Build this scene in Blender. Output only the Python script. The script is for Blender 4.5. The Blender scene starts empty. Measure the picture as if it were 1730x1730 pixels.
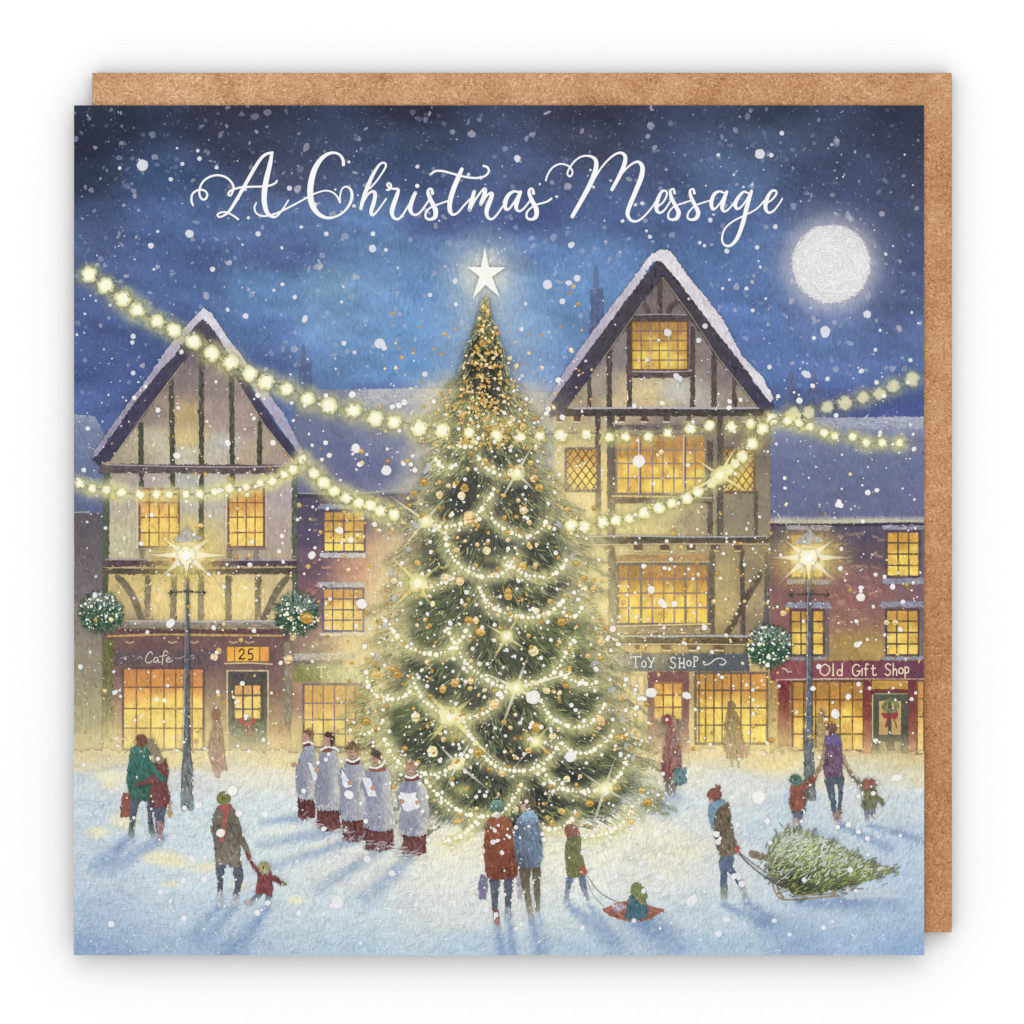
# A square printed greeting card lying on its kraft envelope on a white table top, seen from straight above.
import bpy, math
import numpy as np
from mathutils import Vector
from mathutils.geometry import delaunay_2d_cdt

C = bpy.context.scene
COL = C.collection
rng = np.random.default_rng(11)
S = 0.15 / 1436.0                 # metres per unit of the print grid (card is 150 mm wide)
X0, X1, Y0, Y1 = 125.0, 1561.0, 178.0, 1613.5   # card edges on that grid
EX0, EX1, EY0, EY1 = 155.0, 1609.0, 122.0, 1576.0
CEN = 865.0
GAP = 2.0e-6                      # ink layer step
ENV_T, CARD_T = 0.0027, 0.00046
TABLE_Z = -(ENV_T + CARD_T)

# ---------------------------------------------------------------- camera
cd = bpy.data.cameras.new('camera'); cam = bpy.data.objects.new('camera', cd); COL.objects.link(cam)
H = 0.90
cam.location = (0, 0, H); cam.rotation_euler = (0, 0, 0)
cd.sensor_width = 36; cd.sensor_fit = 'HORIZONTAL'
cd.lens = 36 * H / (1730 * S); cd.clip_start = 0.05; cd.clip_end = 20
C.camera = cam
# ---------------------------------------------------------------- light: white studio surround and one softbox
w = bpy.data.worlds.new('World'); C.world = w; w.use_nodes = True
bg = w.node_tree.nodes['Background']; bg.inputs[0].default_value = (1, 1, 1, 1); bg.inputs[1].default_value = 1.045
ld = bpy.data.lights.new('softbox', 'AREA'); ld.shape = 'RECTANGLE'; ld.size = 1.2; ld.size_y = 0.6; ld.energy = 2.6
lo = bpy.data.objects.new('softbox', ld); COL.objects.link(lo)
lo.location = (0.05, 1.1, 0.95); lo.rotation_euler = (Vector((0, 0, 0)) - Vector(lo.location)).to_track_quat('-Z', 'Y').to_euler()
C.view_settings.view_transform = 'Standard'; C.view_settings.look = 'None'
C.view_settings.exposure = 0; C.view_settings.gamma = 1; C.view_settings.use_curve_mapping = False
C.cycles.max_bounces = 4; C.cycles.diffuse_bounces = 0
C.cycles.use_denoising = False
LIGHT = 1.14                      # light reaching the card (white table comes out just white)

# ---------------------------------------------------------------- materials
def new_mat(name):
    m = bpy.data.materials.new(name); m.use_nodes = True
    nt = m.node_tree; return m, nt, nt.nodes['Principled BSDF']
def N(nt, t, **kw):
    n = nt.nodes.new(t)
    for k, v in kw.items(): setattr(n, k, v)
    return n
def ink(name, amp1, amp2, amp3):
    m, nt, b = new_mat(name)
    at = N(nt, 'ShaderNodeAttribute', attribute_name='Col')
    tc = N(nt, 'ShaderNodeTexCoord')
    # slowly turning brush direction, then stretched fine noise = bristle marks
    mp = N(nt, 'ShaderNodeMapping'); mp.inputs['Rotation'].default_value = (0, 0, 0.85); mp.inputs['Scale'].default_value = (2600, 700, 1)
    wob = N(nt, 'ShaderNodeTexNoise'); wob.inputs['Scale'].default_value = 90; wob.inputs['Detail'].default_value = 1
    nt.links.new(tc.outputs['Object'], wob.inputs['Vector'])
    vm = N(nt, 'ShaderNodeVectorMath', operation='MULTIPLY_ADD')
    nt.links.new(wob.outputs['Color'], vm.inputs[0]); vm.inputs[1].default_value = (0.005, 0.005, 0); nt.links.new(tc.outputs['Object'], vm.inputs[2])
    nt.links.new(vm.outputs[0], mp.inputs['Vector'])
    n1 = N(nt, 'ShaderNodeTexNoise'); n1.inputs['Scale'].default_value = 1; n1.inputs['Detail'].default_value = 2
    nt.links.new(mp.outputs[0], n1.inputs['Vector'])
    n2 = N(nt, 'ShaderNodeTexNoise'); n2.inputs['Scale'].default_value = 1500; n2.inputs['Detail'].default_value = 2; n2.inputs['Distortion'].default_value = 1.5
    nt.links.new(tc.outputs['Object'], n2.inputs['Vector'])
    n3 = N(nt, 'ShaderNodeTexNoise'); n3.inputs['Scale'].default_value = 330; n3.inputs['Detail'].default_value = 3; n3.inputs['Distortion'].default_value = 1.0
    nt.links.new(tc.outputs['Object'], n3.inputs['Vector'])
    def mad(src, amp, add):
        q = N(nt, 'ShaderNodeMath', operation='MULTIPLY_ADD'); nt.links.new(src, q.inputs[0]); q.inputs[1].default_value = amp
        if isinstance(add, float): q.inputs[2].default_value = add
        else: nt.links.new(add, q.inputs[2])
        return q.outputs[0]
    mp2 = N(nt, 'ShaderNodeMapping'); mp2.inputs['Rotation'].default_value = (0, 0, -0.6); mp2.inputs['Scale'].default_value = (3300, 800, 1); nt.links.new(vm.outputs[0], mp2.inputs['Vector'])
    n4 = N(nt, 'ShaderNodeTexNoise'); n4.inputs['Scale'].default_value = 1; n4.inputs['Detail'].default_value = 2; nt.links.new(mp2.outputs[0], n4.inputs['Vector'])
    s = mad(n1.outputs[0], amp1, 1.0 - 0.5 * (1.8 * amp1 + amp2 + amp3)); s = mad(n4.outputs[0], amp1 * .8, s); s = mad(n2.outputs[0], amp2, s); s = mad(n3.outputs[0], amp3, s)
    mx = N(nt, 'ShaderNodeVectorMath', operation='SCALE'); nt.links.new(at.outputs['Color'], mx.inputs[0]); nt.links.new(s, mx.inputs['Scale'])
    nt.links.new(mx.outputs[0], b.inputs['Base Color'])
    b.inputs['Roughness'].default_value = 0.6; b.inputs['Specular IOR Level'].default_value = 0.04
    return m
INK = {'paint': ink('painted_ink', .5, 0.22, 0.16), 'soft': ink('soft_ink', 0.2, 0.2, 0.08), 'flat': ink('flat_ink', 0.0, 0.05, 0.0),
       'foil': ink('gold_ink', 0.5, 1.4, 0.2)}

def paper_mat():
    m, nt, b = new_mat('white_card_stock')
    n = N(nt, 'ShaderNodeTexNoise'); n.inputs['Scale'].default_value = 900
    r = N(nt, 'ShaderNodeValToRGB'); r.color_ramp.elements[0].color = (.80, .80, .79, 1); r.color_ramp.elements[1].color = (.88, .88, .87, 1)
    tc = N(nt, 'ShaderNodeTexCoord'); nt.links.new(tc.outputs['Object'], n.inputs['Vector'])
    nt.links.new(n.outputs[0], r.inputs[0]); nt.links.new(r.outputs[0], b.inputs['Base Color'])
    b.inputs['Roughness'].default_value = .7; b.inputs['Specular IOR Level'].default_value = .1
    return m
def table_mat():
    m, nt, b = new_mat('white_table_paint')
    n = N(nt, 'ShaderNodeTexNoise'); n.inputs['Scale'].default_value = 40
    r = N(nt, 'ShaderNodeValToRGB'); r.color_ramp.elements[0].color = (.905, .905, .905, 1); r.color_ramp.elements[1].color = (.915, .915, .915, 1)
    tc = N(nt, 'ShaderNodeTexCoord'); nt.links.new(tc.outputs['Object'], n.inputs['Vector'])
    nt.links.new(n.outputs[0], r.inputs[0]); nt.links.new(r.outputs[0], b.inputs['Base Color'])
    b.inputs['Roughness'].default_value = .8; b.inputs['Specular IOR Level'].default_value = .05
    return m
def s2l(c):
    c = np.clip(np.asarray(c, float), 0, 1)
    return np.where(c <= .04045, c / 12.92, ((c + .055) / 1.055) ** 2.4)
def rgb(r, g, b): return tuple(s2l(np.array([r, g, b]) / 255.) / LIGHT) + (1,)
def kraft_mat():
    m, nt, b = new_mat('kraft_paper')
    tc = N(nt, 'ShaderNodeTexCoord')
    a = N(nt, 'ShaderNodeTexNoise'); a.inputs['Scale'].default_value = 1000; a.inputs['Detail'].default_value = 3; a.inputs['Roughness'].default_value = .6; a.inputs['Distortion'].default_value = 3.2
    f = N(nt, 'ShaderNodeTexNoise'); f.inputs['Scale'].default_value = 110; f.inputs['Detail'].default_value = 4; f.inputs['Distortion'].default_value = 1.0
    g = N(nt, 'ShaderNodeTexNoise'); g.inputs['Scale'].default_value = 16; g.inputs['Detail'].default_value = 1
    for q in (a, f, g): nt.links.new(tc.outputs['Object'], q.inputs['Vector'])
    m1 = N(nt, 'ShaderNodeMath', operation='MULTIPLY_ADD'); nt.links.new(f.outputs[0], m1.inputs[0]); m1.inputs[1].default_value = .3; nt.links.new(a.outputs[0], m1.inputs[2])
    r = N(nt, 'ShaderNodeValToRGB'); e = r.color_ramp.elements
    e[0].position = .45; e[0].color = rgb(156, 108, 72); e[1].position = .83; e[1].color = rgb(238, 200, 162)
    k = e.new(.58); k.color = rgb(194, 145, 103); k = e.new(.69); k.color = rgb(210, 164, 122)
    nt.links.new(m1.outputs[0], r.inputs[0])
    # paper runs from a paler corner to a redder one
    sx = N(nt, 'ShaderNodeSeparateXYZ'); nt.links.new(tc.outputs['Object'], sx.inputs[0])
    d = N(nt, 'ShaderNodeMath', operation='SUBTRACT'); nt.links.new(sx.outputs[0], d.inputs[0]); nt.links.new(sx.outputs[1], d.inputs[1])
    mr = N(nt, 'ShaderNodeMapRange'); mr.inputs['From Min'].default_value = -.15; mr.inputs['From Max'].default_value = .15
    nt.links.new(d.outputs[0], mr.inputs[0])
    ad = N(nt, 'ShaderNodeMath', operation='MULTIPLY_ADD'); nt.links.new(g.outputs[0], ad.inputs[0]); ad.inputs[1].default_value = .8; 
    sb = N(nt, 'ShaderNodeMath', operation='SUBTRACT'); nt.links.new(mr.outputs[0], sb.inputs[0]); sb.inputs[1].default_value = .4
    nt.links.new(sb.outputs[0], ad.inputs[2])
    mx = N(nt, 'ShaderNodeMix', data_type='RGBA', blend_type='MULTIPLY'); nt.links.new(ad.outputs[0], mx.inputs['Factor'])
    nt.links.new(r.outputs[0], mx.inputs['A']); mx.inputs['B'].default_value = (.85, .73, .62, 1)
    nt.links.new(mx.outputs['Result'], b.inputs['Base Color'])
    bp = N(nt, 'ShaderNodeBump'); bp.inputs['Strength'].default_value = .25; bp.inputs['Distance'].default_value = .0002
    nt.links.new(a.outputs[0], bp.inputs['Height']); nt.links.new(bp.outputs[0], b.inputs['Normal'])
    b.inputs['Roughness'].default_value = .85; b.inputs['Specular IOR Level'].default_value = .1
    return m

# ---------------------------------------------------------------- the setting and the paper bodies
def mesh_obj(name, verts, faces, mat, parent=None):
    me = bpy.data.meshes.new(name); me.from_pydata(verts, [], faces); me.materials.append(mat); me.update()
    o = bpy.data.objects.new(name, me); COL.objects.link(o); o.parent = parent
    return o
def P3(x, y, z): return ((x - CEN) * S, (CEN - y) * S, z)
t = mesh_obj('table_surface', [(-3, -3, TABLE_Z), (3, -3, TABLE_Z), (3, 3, TABLE_Z), (-3, 3, TABLE_Z)], [(0, 1, 2, 3)], table_mat())
t['kind'] = 'structure'

def prism(name, outline, prof, mat, parent=None):
    """outline: list of (x,y) in metres; prof: list of (inset, z) from bottom to top; closed with caps"""
    n = len(outline); vs = []; fs = []
    cx = sum(p[0] for p in outline) / n; cy = sum(p[1] for p in outline) / n
    for ins, z in prof:
        for x, y in outline:
            vs.append((x - math.copysign(ins, x - cx), y - math.copysign(ins, y - cy), z))
    for k in range(len(prof) - 1):
        for i in range(n):
            j = (i + 1) % n
            fs.append((k * n + i, k * n + j, (k + 1) * n + j, (k + 1) * n + i))
    fs.append(tuple(range(n - 1, -1, -1))); fs.append(tuple((len(prof) - 1) * n + i for i in range(n)))
    return mesh_obj(name, vs, fs, mat, parent)
def rrect(x0, y0, x1, y1, r):
    pts = []
    for cx, cy, a0 in ((x1 - r, y1 - r, 0), (x0 + r, y1 - r, 90), (x0 + r, y0 + r, 180), (x1 - r, y0 + r, 270)):
        for k in range(5):
            a = math.radians(a0 + 90 * k / 4); pts.append((cx + r * math.cos(a), cy + r * math.sin(a)))
    return pts
env_z0 = TABLE_Z + 1e-5; env_z1 = -CARD_T - 2e-5
out = rrect((EX0 - CEN) * S, (CEN - EY1) * S, (EX1 - CEN) * S, (CEN - EY0) * S, .00018)
dz = env_z1 - env_z0
env = prism('envelope', out, [(.00045, env_z0), (.0001, env_z0 + .25 * dz), (0, env_z0 + .55 * dz), (.00004, env_z0 + .86 * dz), (.00016, env_z1)], kraft_mat())
env['label'] = 'brown kraft paper envelope with fibrous texture lying under the printed card'
env['category'] = 'envelope'

root = bpy.data.objects.new('greeting_card', None); COL.objects.link(root); root.location = (0, 0, 0); root.empty_display_size = .02
root['label'] = 'square printed card with a snowy night town scene, lying on the kraft envelope'
root['category'] = 'greeting card'
pm = paper_mat()
x0, x1, ya, yb = (X0 - CEN) * S, (X1 - CEN) * S, (CEN - Y1) * S, (CEN - Y0) * S
def slab(name, z0, z1, label):
    o = prism(name, rrect(x0, ya, x1, yb, .00004), [(0, z0), (0, z1)], pm, root); o['label'] = label
slab('back_panel', -CARD_T, -.00022, 'white back leaf of the folded card')
slab('front_panel', -.0002, -.000004, 'front leaf of the folded card that carries the print')
mesh_obj('spine_fold', [(x0 - .00002, ya, -CARD_T), (x0 - .00002, yb, -CARD_T), (x0 - .00002, yb, -.00001), (x0 - .00002, ya, -.00001),
                        (x0 + .0001, ya, -CARD_T), (x0 + .0001, yb, -CARD_T), (x0 + .0001, yb, -.00001), (x0 + .0001, ya, -.00001)],
         [(0, 1, 2, 3), (7, 6, 5, 4), (0, 3, 7, 4), (1, 5, 6, 2), (3, 2, 6, 7), (0, 4, 5, 1)], pm, root)

# ---------------------------------------------------------------- printing press: every printed shape is a thin layer of ink of its own
MAXV = 2000000
VX = np.zeros(MAXV, np.float64); VY = np.zeros(MAXV, np.float64); VL = np.zeros(MAXV, np.float64)
VC = np.zeros((MAXV, 3), np.float32); VP = np.zeros(MAXV, np.int32); nv = 0
FA = []; PARTS = []
CELL = 3.0
GW = int((X1 - X0) / CELL) + 2; GH = int((Y1 - Y0) / CELL) + 2
LEV = np.zeros((GH, GW), np.int32); CAN = np.zeros((GH, GW, 3), np.float32)
CYY, CXX = np.mgrid[0:GH, 0:GW]; CXX = X0 + (CXX + .5) * CELL; CYY = Y0 + (CYY + .5) * CELL

# press profile: how strongly each kind of ink prints (saturation, lift of the darks)
PROF = {'night_sky': (.86, 0.), 'snow_flecks': (.9, 0.), 'moon': (1, 0), 'snowy_roof': (.62, .07), 'roof': (.75, .06), 'timber_frame': (.85, .05), 'chimney': (.8, .02), 'window': (.9, 0.), 'number_panel': (1, 0), 'trodden_snow': (.92, 0.), 'bulb': (1, 0), 'lamp_light': (1, 0),
            'christmas_tree': (.82, .015), 'light_garland': (1, 0), 'gold_bauble': (.88, .04), 'gold_flecks': (.88, .04), 'light_sparkle': (1, 0), 'star': (1, 0), 'title_lettering': (1, 0), 'brick_terrace': (.95, .03), 'timbered_house': (.95, .02), 'shop_front': (.92, .03), 'shop_sign': (.82, .04), 'fir_tree': (.8, .05), 'foliage_ball': (.9, .02)}
def grade(pid, c):
    sa, li = PROF.get(PARTS[pid]['name'], (.64, .065)); c = np.asarray(c, float); l = (c @ np.array([.3, .59, .11]))[..., None]
    c = l + (c - l) * sa; return c + li * np.clip(1 - c, 0, 1) ** 2
def part(name, parent=None, label=None, kind=None, mat='paint'):
    PARTS.append(dict(name=name, parent=parent, label=label, kind=kind, mat=mat)); return len(PARTS) - 1
def ci(x, lo, n): return np.clip(((np.asarray(x) - lo) / CELL).astype(int), 0, n - 1)
def canvas(x, y): return CAN[ci(y, Y0, GH), ci(x, X0, GW)]
def rc(c): return np.array(c, float) / 255.
def emit(pid, x, y, lev, col, faces):
    global nv
    n = len(x); s = slice(nv, nv + n)
    VX[s] = np.clip(x, X0, X1); VY[s] = np.clip(y, Y0, Y1); VL[s] = lev; VC[s] = np.clip(col, 0, 1); VP[s] = pid
    FA.append((pid, np.asarray(faces, np.int64) + nv)); nv += n
_h = rng.random((256, 256))
def vnoise(x, y, sc):
    x = np.asarray(x, float) / sc; y = np.asarray(y, float) / sc
    xi = np.floor(x).astype(int); yi = np.floor(y).astype(int); fx = x - xi; fy = y - yi
    fx = fx * fx * (3 - 2 * fx); fy = fy * fy * (3 - 2 * fy)
    a = _h[yi % 256, xi % 256]; b = _h[yi % 256, (xi + 1) % 256]; c = _h[(yi + 1) % 256, xi % 256]; d = _h[(yi + 1) % 256, (xi + 1) % 256]
    return (a + (b - a) * fx) * (1 - fy) + (c + (d - c) * fx) * fy
def fbm(x, y, sc): return .5 * vnoise(x, y, sc) + .3 * vnoise(x + 31, y + 7, sc / 2) + .2 * vnoise(x + 3, y + 71, sc / 4)
def colour(col, x, y):
    if callable(col): return np.asarray(col(np.asarray(x, float), np.asarray(y, float)), float)
    return np.repeat(rc(col)[None, :], len(x), 0)
def vgrad(stops):
    ys = [s[0] for s in stops]; cs = np.array([rc(s[1]) for s in stops])
    return lambda x, y: np.stack([np.interp(y, ys, cs[:, k]) for k in range(3)], 1)
def field(pts, p=1.7, ax=.35):
    P = np.array([q[:2] for q in pts], float); K = np.array([rc(q[2]) for q in pts])
    def f(x, y):
        o = np.zeros((len(x), 3))
        for i in range(0, len(x), 20000):
            sl = slice(i, i + 20000)
            d = ((x[sl, None] - P[None, :, 0]) ** 2 * ax + (y[sl, None] - P[None, :, 1]) ** 2 + 60.) ** -p
            o[sl] = d @ K / d.sum(1)[:, None]
        return o
    return f
def inside(poly, X, Y):
    r = np.zeros(X.shape, bool); n = len(poly); j = n - 1
    for i in range(n):
        xi, yi = poly[i]; xj, yj = poly[j]
        if yi != yj: r ^= ((yi > Y) != (yj > Y)) & (X < (xj - xi) * (Y - yi) / (yj - yi) + xi)
        j = i
    return r
def catmull(pts, closed=False, step=3.0, corner=False):
    P = np.array(pts, float); n = len(P); out = []
    m = n if closed else n - 1
    for i in range(m):
        a, b = P[i], P[(i + 1) % n]
        k = max(1, int(math.ceil(np.hypot(*(b - a)) / step)))
        p0 = P[(i - 1) % n] if (closed or i > 0) else 2 * a - b
        p3 = P[(i + 2) % n] if (closed or i + 2 < n) else 2 * b - a
        t = (np.arange(k) / k)[:, None]
        if corner: out.append(a + (b - a) * t)
        else: out.append(.5 * (2 * a + (b - p0) * t + (2 * p0 - 5 * a + 4 * b - p3) * t ** 2 + (3 * a - p0 - 3 * b + p3) * t ** 3))
    if not closed: out.append(P[-1:])
    return np.concatenate(out)
def cells_of(poly):
    x0 = int(ci(poly[:, 0].min() - 2, X0, GW)); x1_ = int(ci(poly[:, 0].max() + 2, X0, GW)) + 1
    y0 = int(ci(poly[:, 1].min() - 2, Y0, GH)); y1_ = int(ci(poly[:, 1].max() + 2, Y0, GH)) + 1
    sl = (slice(y0, y1_), slice(x0, x1_))
    m = inside(poly, CXX[sl], CYY[sl])
    d = m.copy()
    d[1:] |= m[:-1]; d[:-1] |= m[1:]; e = d.copy(); d[:, 1:] |= e[:, :-1]; d[:, :-1] |= e[:, 1:]
    for dx in (-1, 0, 1):
        for dy in (-1, 0, 1):
            iy = ci(poly[:, 1] + dy * 2, Y0, GH) - y0; ix = ci(poly[:, 0] + dx * 2, X0, GW) - x0
            ok = (iy >= 0) & (ix >= 0) & (iy < d.shape[0]) & (ix < d.shape[1]); d[iy[ok], ix[ok]] = True
    return sl, m, d
def fill(pid, pts, col, step=6., rough=.7, closed_smooth=True, jit=.04, alpha=None, dabs=0, dl=8, dw=2.4, ang=1.2, djit=.1, edge=3.0):
    o = catmull(pts, True, edge, corner=not closed_smooth)
    if rough: o = o + (np.stack([vnoise(o[:, 0] * 1.3, o[:, 1] * 1.3 + 9, 3.1), vnoise(o[:, 0] * 1.3 + 50, o[:, 1] * 1.3, 3.1)], 1) - .5) * 2.2 * rough
    o[:, 0] = np.clip(o[:, 0], X0, X1); o[:, 1] = np.clip(o[:, 1], Y0, Y1)
    a, b = o.min(0), o.max(0)
    gx, gy = np.meshgrid(np.arange(a[0] + step / 2, b[0], step), np.arange(a[1] + step / 2, b[1], step))
    gx = gx.ravel() + rng.uniform(-.2, .2, gx.size) * step; gy = gy.ravel() + rng.uniform(-.2, .2, gy.size) * step
    k = inside(o, gx, gy); gx, gy = gx[k], gy[k]
    vin = [Vector(p) for p in o] + [Vector((p, q)) for p, q in zip(gx, gy)]
    n = len(o)
    ov, _, of, *_ = delaunay_2d_cdt(vin, [(i, (i + 1) % n) for i in range(n)], [], 1, 1e-3)
    if not of: return
    v = np.array([(p[0], p[1]) for p in ov]); tri = []
    for f in of:
        for q in range(1, len(f) - 1): tri.append((f[0], f[q], f[q + 1]))
    c = grade(pid, colour(col, v[:, 0], v[:, 1]))
    c = c * (1 + jit * (2 * fbm(v[:, 0], v[:, 1], 14)[:, None] - 1) * 1.6)
    sl, m, d = cells_of(o)
    if alpha is not None:
        al = alpha(v[:, 0], v[:, 1]) if callable(alpha) else np.full(len(v), alpha)
        c = canvas(v[:, 0], v[:, 1]) * (1 - al[:, None]) + c * al[:, None]
    lv = LEV[sl][d].max() + 1 if d.any() else 1
    LEV[sl][d] = lv
    if m.any():
        xs, ys = CXX[sl][m], CYY[sl][m]; cc = grade(pid, colour(col, xs, ys))
        if alpha is not None:
            al = alpha(xs, ys) if callable(alpha) else np.full(len(xs), alpha)
            cc = CAN[sl][m] * (1 - al[:, None]) + cc * al[:, None]
        CAN[sl][m] = cc
    emit(pid, v[:, 0], v[:, 1], lv, c, tri)
    if dabs:
        k = int(dabs * 2.5); px = rng.uniform(a[0], b[0], k); py = rng.uniform(a[1], b[1], k)
        q = inside(o, px, py); px, py = px[q][:dabs], py[q][:dabs]
        if len(px): daub(pid, px, py, ang, dl, dw, None, djit)
HX = np.array([-1, -.45, .45, 1, .45, -.45]); HY = np.array([0, .5, .5, 0, -.5, -.5]) * 1.0
def daub(pid, x, y, ang, L, W, col=None, jit=.1, alpha=None, write=True, ajit=.35):
    """brush dabs; col None = picks up the colour underneath and varies it"""
    x = np.atleast_1d(np.asarray(x, float)); y = np.atleast_1d(np.asarray(y, float)); n = len(x)
    ang = np.broadcast_to(np.asarray(ang, float), n) + rng.normal(0, ajit, n)
    L = np.broadcast_to(np.asarray(L, float), n) * rng.uniform(.6, 1.4, n); W = np.broadcast_to(np.asarray(W, float), n) * rng.uniform(.75, 1.25, n)
    base = canvas(x, y)
    if col is None: c = base * (1 + rng.normal(0, jit, n)[:, None]) + rng.normal(0, jit * .12, (n, 3))
    else:
        c = grade(pid, np.asarray(col, float)); c = np.broadcast_to(c, (n, 3)) * (1 + rng.normal(0, jit, n)[:, None])
        if alpha is not None:
            al = np.broadcast_to(np.asarray(alpha, float), n)[:, None]; c = base * (1 - al) + c * al
    ca, sa = np.cos(ang), np.sin(ang)
    hx = HX[None, :] * L[:, None] / 2; hy = HY[None, :] * W[:, None]
    vx = x[:, None] + hx * ca[:, None] - hy * sa[:, None]; vy = y[:, None] + hx * sa[:, None] + hy * ca[:, None]
    lv = np.zeros(n)
    for i in range(n):
        k = max(2, int(L[i] / 2.5) + 2); t = np.linspace(-.5, .5, k) * L[i]
        px = x[i] + t * ca[i]; py = y[i] + t * sa[i]; w_ = W[i] * .5 + .8
        xx = np.concatenate([px - sa[i] * w_, px + sa[i] * w_, px]); yy = np.concatenate([py + ca[i] * w_, py - ca[i] * w_, py])
        iy = np.clip(((yy - Y0) / CELL).astype(int), 0, GH - 1); ix = np.clip(((xx - X0) / CELL).astype(int), 0, GW - 1)
        l = LEV[iy, ix].max() + 1; LEV[iy, ix] = l; lv[i] = l
        if write and W[i] > 2: CAN[iy[-k:], ix[-k:]] = c[i]
    f = np.array([(0, 1, 5), (1, 2, 4), (1, 4, 5), (2, 3, 4)])
    F = (f[None] + 6 * np.arange(n)[:, None, None]).reshape(-1, 3)
    emit(pid, vx.ravel(), vy.ravel(), np.repeat(lv, 6), np.repeat(c, 6, 0), F)
def stroke(pid, pts, w, col, smooth=True, alpha=None, step=1.6, wob=0., jit=.0):
    P = np.array(pts, float)
    o = catmull(P, False, step, corner=not smooth)
    seg = np.hypot(*np.diff(P, axis=0).T); cs = np.concatenate([[0], np.cumsum(seg)])
    dd = np.hypot(*np.diff(o, axis=0).T); s = np.concatenate([[0], np.cumsum(dd)])
    if s[-1] < .5: return
    # parameter along the control points
    u = np.concatenate([np.arange(max(1, int(math.ceil(q / step)))) / max(1, int(math.ceil(q / step))) + i for i, q in enumerate(seg)] + [[len(seg)]])
    wid = np.interp(u, np.linspace(0, len(seg), len(w)), w) if np.ndim(w) else np.full(len(o), float(w))
    if wob: wid = wid * (1 + wob * (vnoise(o[:, 0] * 2, o[:, 1] * 2, 5) * 2 - 1))
    tn = np.gradient(o, axis=0); tn /= np.maximum(1e-9, np.hypot(tn[:, 0], tn[:, 1]))[:, None]
    nr = np.stack([-tn[:, 1], tn[:, 0]], 1)
    iy = ci(np.concatenate([o[:, 1] + nr[:, 1] * wid * k for k in (-.6, 0, .6)]), Y0, GH); ix = ci(np.concatenate([o[:, 0] + nr[:, 0] * wid * k for k in (-.6, 0, .6)]), X0, GW)
    lv = LEV[iy, ix].max() + 1; LEV[iy, ix] = lv + 3
    n = len(o); vx = []; vy = []; F = []
    A = o + nr * wid[:, None] / 2; B = o - nr * wid[:, None] / 2
    vx = np.concatenate([A[:, 0], B[:, 0]]); vy = np.concatenate([A[:, 1], B[:, 1]]); L = lv + 3 * np.concatenate([s, s]) / s[-1]
    for i in range(n - 1): F += [(i, i + 1, n + i + 1), (i, n + i + 1, n + i)]
    k0 = 2 * n
    for e, sg in ((0, -1), (n - 1, 1)):
        th = np.linspace(0, math.pi, 7)[1:-1]
        r = wid[e] / 2
        cx = o[e, 0] + nr[e, 0] * r * np.cos(th) + sg * tn[e, 0] * r * np.sin(th); cy = o[e, 1] + nr[e, 1] * r * np.cos(th) + sg * tn[e, 1] * r * np.sin(th)
        vx = np.concatenate([vx, cx]); vy = np.concatenate([vy, cy]); L = np.concatenate([L, np.full(5, lv + (0 if e == 0 else 3))])
        ring = [e] + [k0 + q for q in range(5)] + [n + e]; k0 += 5
        for q in range(1, len(ring) - 1): F.append((ring[0], ring[q], ring[q + 1]))
    c = grade(pid, colour(col, vx, vy))
    if jit: c = c * (1 + jit * (2 * vnoise(vx, vy, 6)[:, None] - 1))
    if alpha is not None:
        ua = np.concatenate([u, u, np.full(5, u[0]), np.full(5, u[-1])])
        al = np.interp(ua, np.linspace(0, len(seg), len(alpha)), alpha) if np.ndim(alpha) else np.full(len(vx), float(alpha))
        c = canvas(vx, vy) * (1 - al[:, None]) + c * al[:, None]
    if np.mean(wid) > 2.4: CAN[ci(o[:, 1], Y0, GH), ci(o[:, 0], X0, GW)] = c[:n]
    emit(pid, vx, vy, L, c, F)
def blob(pid, x, y, rx, ry=None, col=(255, 255, 255), n=12, rough=.08, rim=None, alpha=None, rot=0.):
    ry = ry or rx
    th = np.linspace(0, 2 * math.pi, n, endpoint=False); rr = 1 + rng.uniform(-rough, rough, n)
    dx = np.cos(th) * rx * rr; dy = np.sin(th) * ry * rr
    vx = np.concatenate([[x], x + .72 * (dx * math.cos(rot) - dy * math.sin(rot)), x + dx * math.cos(rot) - dy * math.sin(rot)])
    vy = np.concatenate([[y], y + .72 * (dx * math.sin(rot) + dy * math.cos(rot)), y + dx * math.sin(rot) + dy * math.cos(rot)])
    c = np.repeat(grade(pid, rc(col))[None], 2 * n + 1, 0)
    if rim is not None: c[n + 1:] = grade(pid, rc(rim))
    if alpha is not None: c = canvas(vx, vy) * (1 - alpha) + c * alpha
    sl = (slice(int(ci(y - ry - 1, Y0, GH)), int(ci(y + ry + 1, Y0, GH)) + 1), slice(int(ci(x - rx - 1, X0, GW)), int(ci(x + rx + 1, X0, GW)) + 1))
    lv = LEV[sl].max() + 1; LEV[sl] = lv
    if rx > 3: CAN[sl] = c[0]
    F = [(0, 1 + i, 1 + (i + 1) % n) for i in range(n)]
    for i in range(n):
        j = (i + 1) % n; F += [(1 + i, n + 1 + i, n + 1 + j), (1 + i, n + 1 + j, 1 + j)]
    emit(pid, vx, vy, lv, c, F)
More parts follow.
